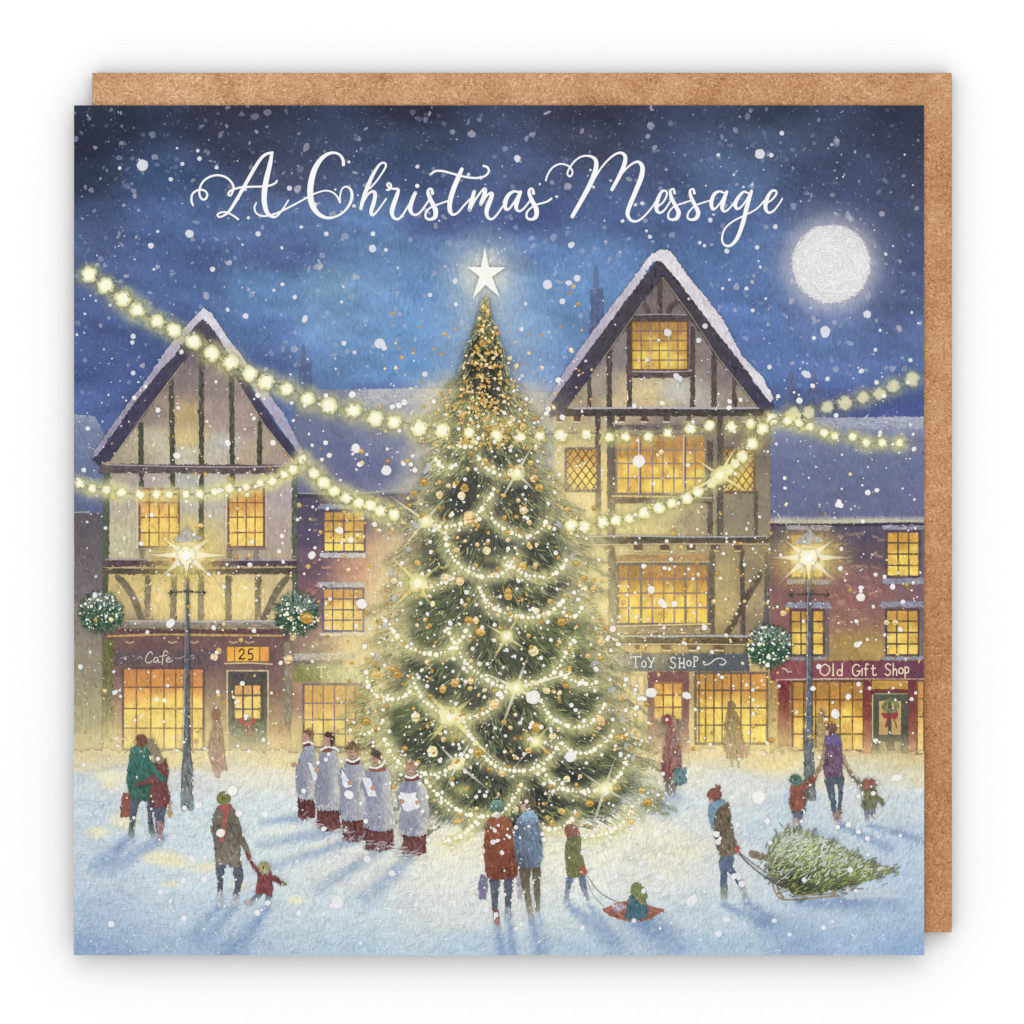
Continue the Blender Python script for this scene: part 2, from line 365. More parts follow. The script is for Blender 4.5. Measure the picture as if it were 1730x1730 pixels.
def soft(pid, x, y, rc_, ro, core, halo, a=1., ha=.6, n=20, p=1.3, wr=True):
    """light blob: bright core that melts outwards into what was painted before"""
    rad = np.concatenate([[rc_ * .55, rc_ * .9, rc_ * 1.08], rc_ * 1.08 + (ro - rc_ * 1.08) * np.array([.15, .32, .52, .75, 1.])])
    al = np.concatenate([[a, a, ha * 1.0], ha * np.clip(1 - np.array([.15, .32, .52, .75, 1.]), 0, 1) ** p])
    mixk = np.concatenate([[0, .15, 1], np.ones(5)])
    th = np.linspace(0, 2 * math.pi, n, endpoint=False); ph = U_(-.16, .16, n)
    vx = [np.array([x])]; vy = [np.array([y])]; aa = [np.array([a])]; mm = [np.array([0.])]
    for k, r in enumerate(rad):
        rr = r * (1 + ph * (0 if k < 3 else 1) + (U_(-.05, .05, n)))
        vx.append(x + rr * np.cos(th)); vy.append(y + rr * np.sin(th)); aa.append(np.full(n, al[k])); mm.append(np.full(n, mixk[k]))
    vx = np.concatenate(vx); vy = np.concatenate(vy); aa = np.concatenate(aa)[:, None]; mm = np.concatenate(mm)[:, None]
    bgc = canvas(vx, vy)
    if ro < 40:   # even out the sampled background so the rim melts in
        bgc = .5 * bgc + .5 * (canvas(vx + 2, vy) + canvas(vx - 2, vy) + canvas(vx, vy + 2) + canvas(vx, vy - 2)) / 4
    c = bgc * (1 - aa) + (rc(core)[None] * (1 - mm) + rc(halo)[None] * mm) * aa
    F = [(0, 1 + i, 1 + (i + 1) % n) for i in range(n)]
    for k in range(len(rad) - 1):
        o = 1 + k * n
        for i in range(n):
            j = (i + 1) % n; F += [(o + i, o + n + i, o + n + j), (o + i, o + n + j, o + j)]
    sl = (slice(int(ci(y - ro - 1, Y0, GH)), int(ci(y + ro + 1, Y0, GH)) + 1), slice(int(ci(x - ro - 1, X0, GW)), int(ci(x + ro + 1, X0, GW)) + 1))
    lv = LEV[sl].max() + 1; LEV[sl] = lv
    d = np.hypot(CXX[sl] - x, CYY[sl] - y); A = np.interp(d, rad, al, right=0)[..., None]
    K = np.where((d < rc_)[..., None], rc(core), rc(halo)); CAN[sl] = CAN[sl] * (1 - A) + K * A
    emit(pid, vx, vy, lv, c, F)
U_ = rng.uniform
# colour washes: later inks tinting everything printed before them
def wash(fn, col, box, only=None):
    xa, ya_, xb, yb_ = box
    m = (VX[:nv] >= xa) & (VX[:nv] <= xb) & (VY[:nv] >= ya_) & (VY[:nv] <= yb_)
    if only is not None: m &= np.isin(VP[:nv], only)
    i = np.nonzero(m)[0]; k = rc(col)
    if len(i):
        a = fn(VX[i], VY[i])[:, None]
        if SPARE: a = np.where(np.isin(VP[i], SPARE)[:, None], a * .4, a)
        VC[i] = VC[i] * (1 - a) + k * a
    sl = (slice(int(ci(ya_, Y0, GH)), int(ci(yb_, Y0, GH)) + 1), slice(int(ci(xa, X0, GW)), int(ci(xb, X0, GW)) + 1))
    if only is None or BASE & set(only):
        a = fn(CXX[sl].ravel(), CYY[sl].ravel()).reshape(CXX[sl].shape)[..., None]; CAN[sl] = CAN[sl] * (1 - a) + k * a
BASE = set(); SPARE = []
def glow(cx, cy, rx, ry, col, a, p=2.0, only=None, nz=.35, rot=0.):
    c_, s_ = math.cos(rot), math.sin(rot)
    def fn(x, y):
        u = ((x - cx) * c_ + (y - cy) * s_) / rx; v = (-(x - cx) * s_ + (y - cy) * c_) / ry
        d = np.sqrt(u * u + v * v); al = a * np.clip(1 - d, 0, 1) ** p
        return np.clip(al * (1 + nz * (2 * vnoise(x, y, 5) - 1)), 0, 1)
    R = max(rx, ry); wash(fn, col, (cx - R, cy - R, cx + R, cy + R), only)
def capsule(xa, ya_, xb, yb_, wa, wb, col, a, a2=None, only=None, nz=.3):
    a2 = a if a2 is None else a2
    def fn(x, y):
        dx, dy = xb - xa, yb_ - ya_; t = np.clip(((x - xa) * dx + (y - ya_) * dy) / (dx * dx + dy * dy), 0, 1)
        d = np.hypot(x - xa - t * dx, y - ya_ - t * dy) / (wa + (wb - wa) * t)
        al = (a + (a2 - a) * t) * np.clip(1.25 - d, 0, 1) ** 1.3
        return np.clip(al * (1 + nz * (2 * vnoise(x * 1.0, y * 1.0, 6) - 1)), 0, 1)
    R = max(wa, wb) * 1.3
    wash(fn, col, (min(xa, xb) - R, min(ya_, yb_) - R, max(xa, xb) + R, max(ya_, yb_) + R), only)
def band(xa, ya_, xb, yb_, col, prof, only=None, xfade=30):
    """horizontal band wash, prof = [(y, alpha)...]"""
    ys = [q[0] for q in prof]; als = [q[1] for q in prof]
    def fn(x, y):
        e = np.clip(np.minimum(x - xa, xb - x) / xfade, 0, 1)
        return np.clip(np.interp(y, ys, als) * e * (1 + .3 * (2 * vnoise(x, y, 7) - 1)), 0, 1)
    wash(fn, col, (xa, ya_, xb, yb_), only)
def crop(ox, oy, s): return lambda *p: [(ox + q[0] * s, oy + q[1] * s) for q in p]
def rect(a, b, c, d): return [(a, b), (c, b), (c, d), (a, d)]
def build_parts():
    pid = np.concatenate([np.full(len(f), p) for p, f in FA]); fa = np.concatenate([f for _, f in FA])
    q = VC[:nv].astype(float)
    lin = s2l(q); lin = np.clip((lin - .002) / LIGHT, 0, .92)
    objs = {}
    for i, p in enumerate(PARTS):
        f = fa[pid == i]
        if not len(f): continue
        # drop faces that fell outside the card
        a = (VX[f[:, 1]] - VX[f[:, 0]]) * (VY[f[:, 2]] - VY[f[:, 0]]) - (VX[f[:, 2]] - VX[f[:, 0]]) * (VY[f[:, 1]] - VY[f[:, 0]])
        f = np.where((a > 0)[:, None], f[:, ::-1], f); f = f[np.abs(a) > 1e-4]
        if not len(f): continue
        u, inv = np.unique(f, return_inverse=True); inv = inv.reshape(-1, 3)
        me = bpy.data.meshes.new(p['name'])
        co = np.stack([(VX[u] - CEN) * S, (CEN - VY[u]) * S, VL[u] * GAP], 1)
        me.vertices.add(len(u)); me.vertices.foreach_set('co', co.ravel().astype(np.float32))
        me.loops.add(inv.size); me.loops.foreach_set('vertex_index', inv.ravel().astype(np.int32))
        me.polygons.add(len(f)); me.polygons.foreach_set('loop_start', np.arange(0, inv.size, 3).astype(np.int32))
        try: me.polygons.foreach_set('loop_total', np.full(len(f), 3, np.int32))
        except Exception: pass
        ca = me.color_attributes.new('Col', 'FLOAT_COLOR', 'POINT')
        ca.data.foreach_set('color', np.concatenate([lin[u], np.ones((len(u), 1))], 1).ravel().astype(np.float32))
        me.materials.append(INK[p['mat']]); me.update(calc_edges=True); me.validate()
        o = bpy.data.objects.new(p['name'], me); COL.objects.link(o)
        o.parent = objs.get(p['parent'], root) if p['parent'] is not None else root
        if p['label']: o['label'] = p['label']
        if p['kind']: o['kind'] = p['kind']
        objs[i] = o
# ================================================================ the printed picture
U = rng.uniform
def grid_part(name, xa, ya_, xb, yb_, f, step=4., label=None, keep=None):
    pid = part(name, None, label); BASE.add(pid)
    nx = int(round((xb - xa) / step)) + 1; ny = int(round((yb_ - ya_) / step)) + 1
    gx, gy = np.meshgrid(np.linspace(xa, xb, nx), np.linspace(ya_, yb_, ny))
    x, y = gx.ravel(), gy.ravel(); i = np.arange(nx * ny).reshape(ny, nx)
    a, b, c, d = i[:-1, :-1].ravel(), i[:-1, 1:].ravel(), i[1:, 1:].ravel(), i[1:, :-1].ravel()
    F = np.concatenate([np.stack([a, b, c], 1), np.stack([a, c, d], 1)])
    sl = (slice(int(ci(ya_, Y0, GH)), int(ci(yb_ - .1, Y0, GH)) + 1), slice(0, GW))
    lv = LEV[sl].max() + 1; LEV[sl] = lv
    CAN[sl] = grade(pid, f(CXX[sl].ravel(), CYY[sl].ravel())).reshape(CXX[sl].shape + (3,))
    if keep is not None: F = F[keep(x, y)[F].any(1)]
    emit(pid, x, y, lv, grade(pid, f(x, y)), F); return pid

SKY = [(130,190,(52,60,80)),(400,190,(60,64,86)),(700,190,(54,58,80)),(1000,190,(60,64,87)),(1300,190,(64,74,100)),(1550,190,(56,62,86)),
(130,240,(50,57,78)),(400,240,(62,68,94)),(700,245,(66,82,114)),(1000,240,(70,76,104)),(1300,240,(84,102,138)),(1550,240,(62,68,94)),
(130,300,(54,64,90)),(290,300,(68,92,138)),(500,300,(76,84,118)),(700,300,(72,92,134)),(900,300,(80,98,140)),(1100,300,(78,92,132)),(1240,300,(90,116,162)),(1450,300,(74,86,122)),(1550,300,(68,75,104)),
(130,370,(70,86,126)),(300,370,(80,106,158)),(500,365,(90,118,168)),(620,380,(96,130,182)),(740,370,(80,98,148)),(900,365,(78,94,146)),(1060,365,(80,102,152)),(1230,370,(84,108,160)),(1400,330,(74,88,126)),(1550,370,(72,82,114)),
(130,430,(78,96,140)),(300,430,(80,102,154)),(480,430,(86,108,162)),(640,425,(104,142,192)),(760,430,(106,140,190)),(900,430,(98,130,182)),(1010,430,(98,134,188)),(1250,430,(92,124,180)),(1550,430,(76,90,128)),
(130,490,(84,103,155)),(300,490,(84,110,164)),(450,490,(96,136,186)),(560,485,(122,166,206)),(640,500,(112,152,200)),(720,490,(98,142,193)),(900,490,(112,152,202)),(1000,500,(102,144,196)),(1300,490,(88,118,174)),(1550,490,(84,100,144)),
(130,560,(80,99,155)),(260,560,(80,102,158)),(450,560,(92,122,178)),(560,550,(114,154,200)),(640,580,(108,152,202)),(720,560,(104,150,202)),(900,560,(124,166,212)),(1000,560,(108,148,200)),(1250,560,(92,122,182)),(1400,570,(96,124,180)),(1550,560,(94,114,166)),
(130,620,(78,97,155)),(250,640,(78,98,156)),(450,620,(88,112,170)),(550,620,(102,138,190)),(640,620,(102,148,200)),(720,620,(102,148,200)),(900,630,(126,158,206)),(1000,620,(98,132,190)),(1300,620,(92,122,182)),(1450,620,(98,124,182)),(1550,620,(92,116,172)),
(130,690,(84,104,160)),(500,680,(92,112,164)),(650,670,(94,120,178)),(760,660,(140,156,194)),(900,670,(146,162,198)),(1310,680,(90,112,170)),(1450,685,(76,92,156)),(1550,690,(76,92,152)),
(130,800,(84,104,162)),(600,830,(100,108,160)),(1450,830,(100,112,165))]
skyf0 = field(SKY)
def skyf(x, y):
    c = skyf0(x, y); n = fbm(x * .55 + y * .25, y * 1.5 - x * .3, 60)[:, None]; m = fbm(x + y * .8, y * 1.2 - x, 16)[:, None]
    return c * (1 + .3 * (n - .5) + .12 * (m - .5)) * np.interp(y, [178, 270, 340], [.9, .93, 1])[:, None]
sky = grid_part('night_sky', X0, Y0, X1, 912, skyf, label='dark blue night sky, paler towards the roofs')
# brush marks in the sky
n = 5200; x = U(X0, X1, n); y = U(Y0, 880, n)
daub(sky, x, y, np.where(y < 330, .5, -.95) + .7 * (fbm(x, y, 120) - .5), 13, 1.9, None, .055)
n = 2400; x = U(X0, X1, n); y = U(Y0, 700, n)
daub(sky, x, y, U(-1.5, 1.5, n), 5, 1.2, rc((158, 168, 196)), .08, U(.15, .55, n))

def flecks(pid, n, box, cols, r0, r1, a0, a1):
    for i in range(n):
        x, y = U(box[0], box[2]), U(box[1], box[3]); r = r0 + (r1 - r0) * U() ** 3
        k = rng.integers(len(cols))
        blob(pid, x, y, r * U(.7, 1.2), r * U(.45, 1.), cols[k], 9, .24, alpha=U(a0, a1), rot=U(0, 3))
fl = part('snow_flecks', None, 'soft lilac snow specks scattered over the night sky', 'stuff')
flecks(fl, 1900, (X0, Y0, X1, 640), [(186,182,196),(178,182,206),(200,194,204),(160,168,200)], 0.9, 6.5, .2, .72)
flecks(fl, 420, (X0, 640, X1, 880), [(150,160,198),(160,166,200)], 1.2, 4.5, .25, .6)

# the moon
glow(1404, 452, 150, 150, (168, 164, 182), .35, 1.2); glow(1404, 447, 118, 118, (206, 200, 210), .8, 1.3, nz=.1); glow(1404, 447, 92, 92, (226, 220, 222), 1.0, .8, nz=.1)
moon = part('moon', None, 'round white full moon with swirled brush marks', mat='soft')
fill(moon, [(1404 + 65 * math.cos(t), 446 + 65 * math.sin(t)) for t in np.linspace(0, 6.283, 28)[:-1]], lambda x, y: np.repeat((.93 - .0003 * np.hypot(x - 1404, y - 446))[:, None], 3, 1), 4, 1.3)
n = 900; a = U(0, 6.283, n); r = 67 * np.sqrt(U(0, 1, n))
daub(moon, 1404 + r * np.cos(a), 446 + r * np.sin(a), a + 1.57, 13, 1.5, rc((250, 249, 248)), .05, .5)
n = 120; a = U(0, 6.283, n); r = U(60, 68, n)
daub(moon, 1404 + r * np.cos(a), 446 + r * np.sin(a), a + 1.57 + U(-.3, .3, n), 12, 1.8, rc((236, 232, 232)), .03, .55)

# roofs and chimneys far behind
CH = vgrad([(440, (84, 102, 144)), (540, (78, 92, 136)), (620, (84, 96, 142)), (700, (92, 100, 146))])
for lab, body, spire in (('blue grey chimney left of the bare sky', rect(505, 616, 527, 662), [(506, 618), (511, 584), (515, 584), (518, 618)]),
                    ('tall chimney behind the left slope of the big gable', [(997, 490), (1019, 486), (1021, 530), (1012, 560), (996, 575)], [(1001, 492), (1004, 452), (1009, 444), (1013, 490)]),
                    ('chimney right of the big gable', rect(1323, 657, 1352, 712), [(1330, 660), (1333, 626), (1339, 626), (1343, 660)]),
                    ('rightmost chimney under the moon', rect(1363, 657, 1391, 712), [(1370, 660), (1374, 626), (1379, 626), (1382, 660)])):
    p = part('chimney', None, lab); fill(p, body, CH, 5, .9, False, .08, .8, dabs=40, dl=10, dw=2.5, ang=1.5); fill(p, spire, (96, 106, 146), 5, .8, False, .08, .75)
def snow_roof(lab, pts, f, nd):
    p = part('snowy_roof', None, lab); fill(p, pts, f, 5, .9, False, .05, dabs=nd, dl=12, dw=2, ang=.9, djit=.05); return p
rf1 = snow_roof('snowy roof at the left edge of the print', [(X0, 700), (160, 703), (190, 760), (190, 875), (X0, 875)], vgrad([(698, (140, 160, 196)), (725, (112, 132, 180)), (800, (96, 112, 168)), (870, (88, 102, 160))]), 160)
R2 = field([(500,690,(96,110,162)),(560,665,(120,132,172)),(650,664,(172,178,196)),(760,662,(205,205,198)),(700,690,(150,158,188)),(760,700,(190,192,190)),(560,700,(100,112,164)),(640,720,(112,122,172)),(700,740,(118,126,172)),(560,760,(98,108,162)),(640,790,(100,108,164)),(720,780,(150,156,180)),(560,820,(98,102,156)),(700,825,(150,152,172)),(760,760,(196,194,180)),(930,700,(150,158,186)),(940,690,(160,166,190))])
rf2 = snow_roof('snowy terrace roof behind the Christmas tree', [(496, 690), (520, 658), (640, 657), (700, 656), (800, 655), (965, 664), (965, 900), (496, 840)], R2, 520)
R3 = vgrad([(700, (160, 168, 200)), (715, (150, 158, 196)), (735, (118, 130, 178)), (780, (100, 112, 168)), (872, (98, 106, 158)), (878, (190, 190, 176)), (890, (196, 194, 168))])
rf3 = snow_roof('snowy roof of the right hand terrace', [(1290, 706), (1561, 704), (1561, 890), (1290, 890)], R3, 420)
n = 160; daub(rf3, U(1300, 1561, n), U(706, 724, n), .05, 18, 2.2, rc((192, 198, 216)), .04, .5)
n = 160; daub(rf2, U(600, 760, n), U(657, 684, n), .1, 16, 2.2, rc((206, 206, 206)), .04, .5)

def redder(pts): return field([(x, y, (c[0] * 1.04, c[1] * .975, c[2] * .94) if c[0] < 205 and y > 900 else c) for x, y, c in pts])
def warmer(pts):      # plaster catches the lamplight
    out = []
    for x, y, c in pts:
        k = float(np.clip((y - 840) / 110, .45, 1)) if x < 600 else float(np.clip(max((1110 - x) / 90, (y - 840) / 90), .15, 1))
        out.append((x, y, tuple(min(255, v) for v in (c[0] * (1 + .06 * k) + 6 * k, c[1] * (1 + .05 * k) + 6 * k, c[2] - 3))))
    return field(out)
# ---------------------------------------------------------------- windows, signs
LEAD = (88, 74, 84)
def lead_line(p, pts, w, col, a=.85):
    stroke(p, pts, w, col, False, alpha=list(np.clip(rng.normal(a, .15, max(3, int(math.hypot(pts[-1][0] - pts[0][0], pts[-1][1] - pts[0][1]) / 9))), .25, 1)), wob=.3)
def window(parent, x0, y0, x1, y1, nx, ny, top=(198,128,48), mid=(226,160,58), bot=(250,205,80), lead=LEAD, lw=2.6, frame=None, xs=None, ys=None, lab=None, diamond=0, pale=0., light=True):
    p = part('window', parent, lab)
    base = vgrad([(y0, top), (y0 + .22 * (y1 - y0), top), (y0 + .5 * (y1 - y0), mid), (y1, bot)])
    xs = xs or list(np.linspace(x0, x1, nx + 1)); ys = ys or list(np.linspace(y0, y1, ny + 1))
    ph = U(.9, 1.1, (ny + 2, nx + 2))
    def f(x, y):
        i = np.clip(np.searchsorted(xs, x) - 1, 0, nx - 1); j = np.clip(np.searchsorted(ys, y) - 1, 0, ny - 1)
        c = base(x, y) * (ph[j, i][:, None] if not diamond else 1)
        c = c * (1 + .3 * (fbm(x * 1.3, y * 1.3, 13)[:, None] - .5)); c = 1 - (1 - c) * np.array([.72, .74, .86]); return c * (1 - pale) + rc((236, 214, 160)) * pale
    fill(p, rect(x0, y0, x1, y1), f, 4, .7, False, .02)
    A = (x1 - x0) * (y1 - y0)
    daub(p, U(x0 + 2, x1 - 2, int(A / 42)), U(y0 + 2, y1 - 2, int(A / 42)), 1.4, 6, 2.2, None, .08)
    if light and x1 - x0 > 20:
        for k in range(int(A / 480) + 2):
            glow(U(x0 + 8, x1 - 8), U(y0 + .35 * (y1 - y0), y1 - 4), U(8, 20), U(8, 18), (255, 230, 120), U(.35, .85), 1, only=[p])
    if diamond:
        dx = (x1 - x0) / diamond; h = dx * 1.35
        k = -int((y1 - y0) / h) - 1
        segs = []
        for q in range(-12, 20):
            for sg in (1, -1):
                xa = x0 + q * dx; ya = y0; xb = xa + sg * (y1 - y0) / h * dx; yb = y1
                ta, tb = 0., 1.
                d = xb - xa
                for lim, s in ((x0, -1), (x1, 1)):
                    tt = (lim - xa) / d
                    if s * d > 0: tb = min(tb, tt)
                    else: ta = max(ta, tt)
                if tb - ta > .08: segs.append(((xa + d * ta, ya + (yb - ya) * ta), (xa + d * tb, ya + (yb - ya) * tb)))
        for a, b in segs: lead_line(p, [a, b], 1.9, (96, 74, 62), .8)
    else:
        for k in xs[1:-1]: lead_line(p, [(k, y0), (k + U(-.6, .6), y1)], lw, lead)
        for k in ys[1:-1]: lead_line(p, [(x0, k), (x1, k + U(-.5, .5))], lw, lead)
    fr = frame or lead
    for a in ([(x0, y0), (x0, y1)], [(x1, y0), (x1, y1)], [(x0, y0), (x1, y0)], [(x0, y1), (x1, y1)]): lead_line(p, a, lw * 1.4, fr, .9)
    return p
def bar(p, xa, ya, xb, yb, w, col, rough=.9, jit=.1, nd=None, ang=None, smooth=False):
    d = math.hypot(xb - xa, yb - ya); nx_, ny_ = -(yb - ya) / d * w / 2, (xb - xa) / d * w / 2
    q = [(xa + nx_, ya + ny_), (xb + nx_, yb + ny_), (xb - nx_, yb - ny_), (xa - nx_, ya - ny_)]
    fill(p, q, col, 5, rough, False, jit, dabs=int(d * w / 22) if nd is None else nd, dl=9, dw=2, ang=math.atan2(yb - ya, xb - xa) if ang is None else ang, djit=.14)
# hand lettering: each glyph a few strokes in a unit box (x right, y down, baseline at 1)
GL = {'T': [[(0,.05),(.62,0)],[(.32,.05),(.31,1)],[(.2,1),(.42,1)],[(0,.05),(.02,.14)],[(.62,0),(.6,.12)]], 'O': [[(.3,.36),(.05,.55),(.06,.85),(.28,1),(.5,.85),(.5,.55),(.3,.36)]],
'Y': [[(.02,.12),(.28,.55)],[(.56,.1),(.22,1)],[(.12,1),(.34,1)],[(0,.16),(.1,.1)],[(.48,.12),(.62,.1)]], 'S': [[(.48,.12),(.25,.0),(.05,.16),(.14,.42),(.42,.6),(.44,.88),(.2,1),(0,.86)]],
'H': [[(.06,.1),(.06,1)],[(.5,.1),(.5,1)],[(.06,.58),(.5,.56)],[(-.02,.1),(.14,.1)],[(-.02,1),(.14,1)],[(.42,1),(.58,1)]], 'P': [[(.1,.0),(.1,1)],[(.1,.02),(.42,.06),(.48,.3),(.3,.46),(.1,.46)],[(0,1),(.2,1)]],
'o': [[(.26,.45),(.04,.6),(.06,.9),(.26,1),(.46,.88),(.46,.6),(.26,.45)]], 'Q': [[(.34,.0),(.04,.25),(.0,.75),(.3,1.0),(.6,.75),(.62,.25),(.34,.0)]], 'l': [[(.1,.02),(.1,1)],[(0,1),(.2,1)]],
'd': [[(.42,.72),(.22,.5),(.02,.7),(.08,.98),(.34,.98),(.42,.8)],[(.42,.0),(.42,1)]], 'G': [[(.52,.15),(.3,.02),(.05,.25),(.03,.75),(.26,1),(.5,.82),(.5,.58)],[(.34,.58),(.6,.58)]],
'i': [[(.1,.42),(.1,1)],[(.1,.18),(.11,.2)]], 'f': [[(.4,.08),(.22,.02),(.14,.25),(.14,1)],[(0,.45),(.32,.45)]], 't': [[(.14,.15),(.14,.9),(.28,1),(.42,.9)],[(0,.42),(.34,.4)]],
'h': [[(.06,.0),(.06,1)],[(.06,.65),(.26,.46),(.42,.62),(.42,1)]], 'p': [[(.06,.45),(.06,1.4)],[(.06,.58),(.26,.45),(.44,.62),(.4,.9),(.2,1),(.06,.9)]],
'C': [[(.52,.12),(.3,.0),(.06,.4),(.02,.85),(.2,1),(.46,.84)]], 'a': [[(.36,.56),(.14,.5),(.0,.8),(.12,1),(.36,.8),(.38,.55),(.4,.92),(.54,1)]], 'F': [[(.12,.1),(.02,1)],[(.0,.1),(.52,.02)],[(.1,.5),(.36,.46)]],
'e': [[(.04,.75),(.4,.68),(.3,.5),(.08,.6),(.04,.88),(.22,1),(.46,.86)]], '2': [[(.03,.28),(.2,.02),(.44,.14),(.42,.42),(.12,.78),(.0,.98),(.2,.9),(.36,1.0),(.52,.9)]], '5': [[(.46,.02),(.12,.06),(.06,.46),(.32,.42),(.48,.68),(.32,.98),(.04,.94)]]}
def letter(p, ch, x, y, h, w, col, wid=1.9, a=1., slant=0.):
    for s in GL[ch]: stroke(p, [(x + q[0] * w + (1 - q[1]) * slant, y + q[1] * h) for q in s], wid, col, len(s) > 2, alpha=a)
BEAM = (92, 80, 72); BEAMG = (92, 92, 74)

# ---------------------------------------------------------------- far left wall
lw = part('shadowed_wall', None, 'plain dark wall at the left edge, golden towards the ground')
fill(lw, rect(X0, 868, 182, 1300), vgrad([(868, (96, 86, 92)), (900, (100, 88, 98)), (1000, (122, 106, 106)), (1080, (148, 132, 110)), (1150, (160, 148, 104)), (1220, (172, 160, 104)), (1290, (206, 188, 124))]), 5, .6, False, .06, dabs=500, dl=9, dw=2.3, djit=.07)
stroke(lw, [(X0, 866), (140, 865), (150, 866)], 2.5, (196, 172, 120), alpha=.7)

# ---------------------------------------------------------------- brick terrace between the left house and the tree
tm = part('brick_terrace', None, 'brick terrace half hidden by the Christmas tree')
TM = redder([(510,850,(84,78,100)),(600,850,(92,86,106)),(660,860,(112,104,116)),(510,900,(88,80,106)),(530,960,(104,88,108)),(600,960,(176,126,116)),(650,940,(176,140,130)),(520,1040,(118,98,108)),(530,1000,(120,94,104)),(600,1000,(196,146,128)),(650,1010,(228,190,156)),(680,960,(196,170,140)),(650,1080,(238,214,160)),(600,1085,(214,180,132)),(530,1085,(136,116,112)),(540,1100,(124,108,106)),(520,1180,(150,122,112)),(520,1240,(212,190,130)),(620,1120,(236,216,160)),(620,1200,(238,214,140)),(680,1150,(236,216,160)),(800,1100,(226,210,160)),(900,900,(200,190,150)),(960,1000,(232,210,150)),(1000,1150,(234,208,150)),(1020,1240,(240,220,160)),(950,900,(222,205,160))])
fill(tm, rect(484, 836, 1040, 1300), TM, 5, .6, False, .05, dabs=1500, dl=9, dw=2.4, ang=1.5, djit=.06)
n = 70; daub(tm, U(505, 640, n), U(840, 1100, n), U(-.2, .3, n), 13, 4, rc((206, 150, 122)), .08, U(.2, .55, n))
stroke(tm, [(497, 838), (600, 838), (690, 834)], [6, 5, 4], (66, 60, 78), alpha=[.9, .8, .3])
stroke(tm, [(505, 833), (600, 834), (720, 822)], [2.5, 3, 3], (196, 190, 160), alpha=[.5, .6, .3])
window(tm, 547, 864, 616, 932, 4, 4, (186,122,50), (216,150,52), (248,206,84), (100,82,112), 2.2, (92,78,104), xs=[547,563,581,598,616], ys=[864,880,898,917,932])
window(tm, 546, 994, 614, 1066, 4, 4, (206,128,56), (222,158,74), (244,190,84), (98,86,120), 2.2, (98,92,130), xs=[546,562,580,597,614], ys=[994,1012,1030,1048,1066])
ln = part('snowy_sill', tm, 'snow on window ledges and cornice')
for a in ((537, 856, 612, 856, 9, (130, 140, 186)), (541, 938, 618, 938, 8, (194, 194, 200)), (537, 988, 618, 988, 9, (168, 170, 186)), (540, 1072, 616, 1071, 6, (204, 196, 190)), (497, 1110, 600, 1108, 12, (166, 156, 156))): bar(ln, *a, rough=1.2, jit=.06)
bar(ln, 497, 1119, 585, 1118, 5, (88, 84, 88), rough=1.2)
sg = part('shop_sign', tm, 'olive green shop sign lettered To, fading into the glow')
fill(sg, rect(497, 1123, 640, 1152), field([(500, 1138, (126, 130, 66)), (535, 1138, (132, 136, 76)), (560, 1138, (188, 188, 122)), (590, 1138, (222, 214, 152)), (640, 1138, (236, 220, 160))], 2), 5, .9, False, .08, dabs=160, dl=7, dw=2, djit=.1)
letter(sg, 'T', 536, 1126, 18, 22, (238, 230, 170), 2.4, .9); letter(sg, 'O', 553, 1125, 20, 16, (240, 234, 180), 2.2, .55)
window(tm, 513, 1156, 625, 1262, 7, 4, (206,134,54), (232,172,86), (248,208,108), (120,106,120), 2.2, (96,92,118), xs=[513,528,546,565,584,600,612,625], ys=[1156,1188,1216,1240,1262])

# ---------------------------------------------------------------- left timber framed house
K5 = crop(100, 400, .26590); K6 = crop(100, 800, .26590)
lh = part('timbered_house', None, 'timber framed cafe house on the left with a snowy gable')
LW = warmer([(240,760,(172,160,140)),(200,780,(160,148,132)),(260,700,(140,126,128)),(300,640,(128,114,122)),(320,700,(184,160,118)),(318,740,(206,184,138)),(340,600,(112,100,116)),(365,700,(158,142,144)),(375,750,(186,184,182)),(360,660,(142,126,132)),(410,720,(160,140,142)),(430,770,(178,160,142)),(470,780,(160,142,138)),(300,770,(190,184,172)),(258,750,(188,182,168)),
 (200,830,(182,172,168)),(240,815,(172,160,162)),(210,920,(186,182,162)),(315,830,(176,174,180)),(315,900,(204,190,140)),(365,830,(184,178,180)),(365,910,(196,182,152)),(470,830,(174,162,170)),(470,900,(172,156,156)),(420,935,(168,152,148)),(260,940,(176,164,150)),
 (200,1000,(180,160,120)),(230,985,(196,176,128)),(270,1010,(214,190,140)),(320,1010,(232,212,152)),(362,1010,(222,196,140)),(412,1010,(226,206,148)),(465,1000,(190,170,140)),(465,1040,(200,180,140)),(215,1050,(160,142,120))])
wallpoly = [(178, 1082), (178, 795), (168, 780)] + K5((240, 1440), (900, 540), (1520, 1440)) + [(500, 790), (500, 1082)]
fill(lh, wallpoly, LW, 4, .6, False, .05, dabs=1700, dl=9, dw=2.2, ang=1.5, djit=.06)
tf = part('timber_frame', lh, 'dark weathered beams')
G = vgrad([(600, (84, 80, 72)), (790, (78, 76, 60)), (960, (96, 92, 74)), (1060, (128, 118, 92))])
for q in (((520,1180),(522,1590),8.5), ((712,900),(722,1590),8.5), ((905,720),(903,2020),8.5), ((1096,880),(1100,1590),8.5), ((1278,1130),(1272,1480),8)):
    (a, b), (c, d) = K5(q[0], q[1]); bar(tf, a, b, c, d, q[2], G)
bar(tf, 181, 796, 178, 1000, 10, (84, 92, 74)); bar(tf, 497, 790, 498, 1010, 9, (88, 98, 78))
bar(tf, 168, 792, 505, 793, 15, (98, 82, 86), 1.2); stroke(tf, [(180, 785), (300, 788), (420, 789), (500, 786)], 2.4, (186, 178, 186), alpha=.7)
for x in (240, 388, 433): bar(tf, x, 926, x, 948, 9, (132, 124, 108))
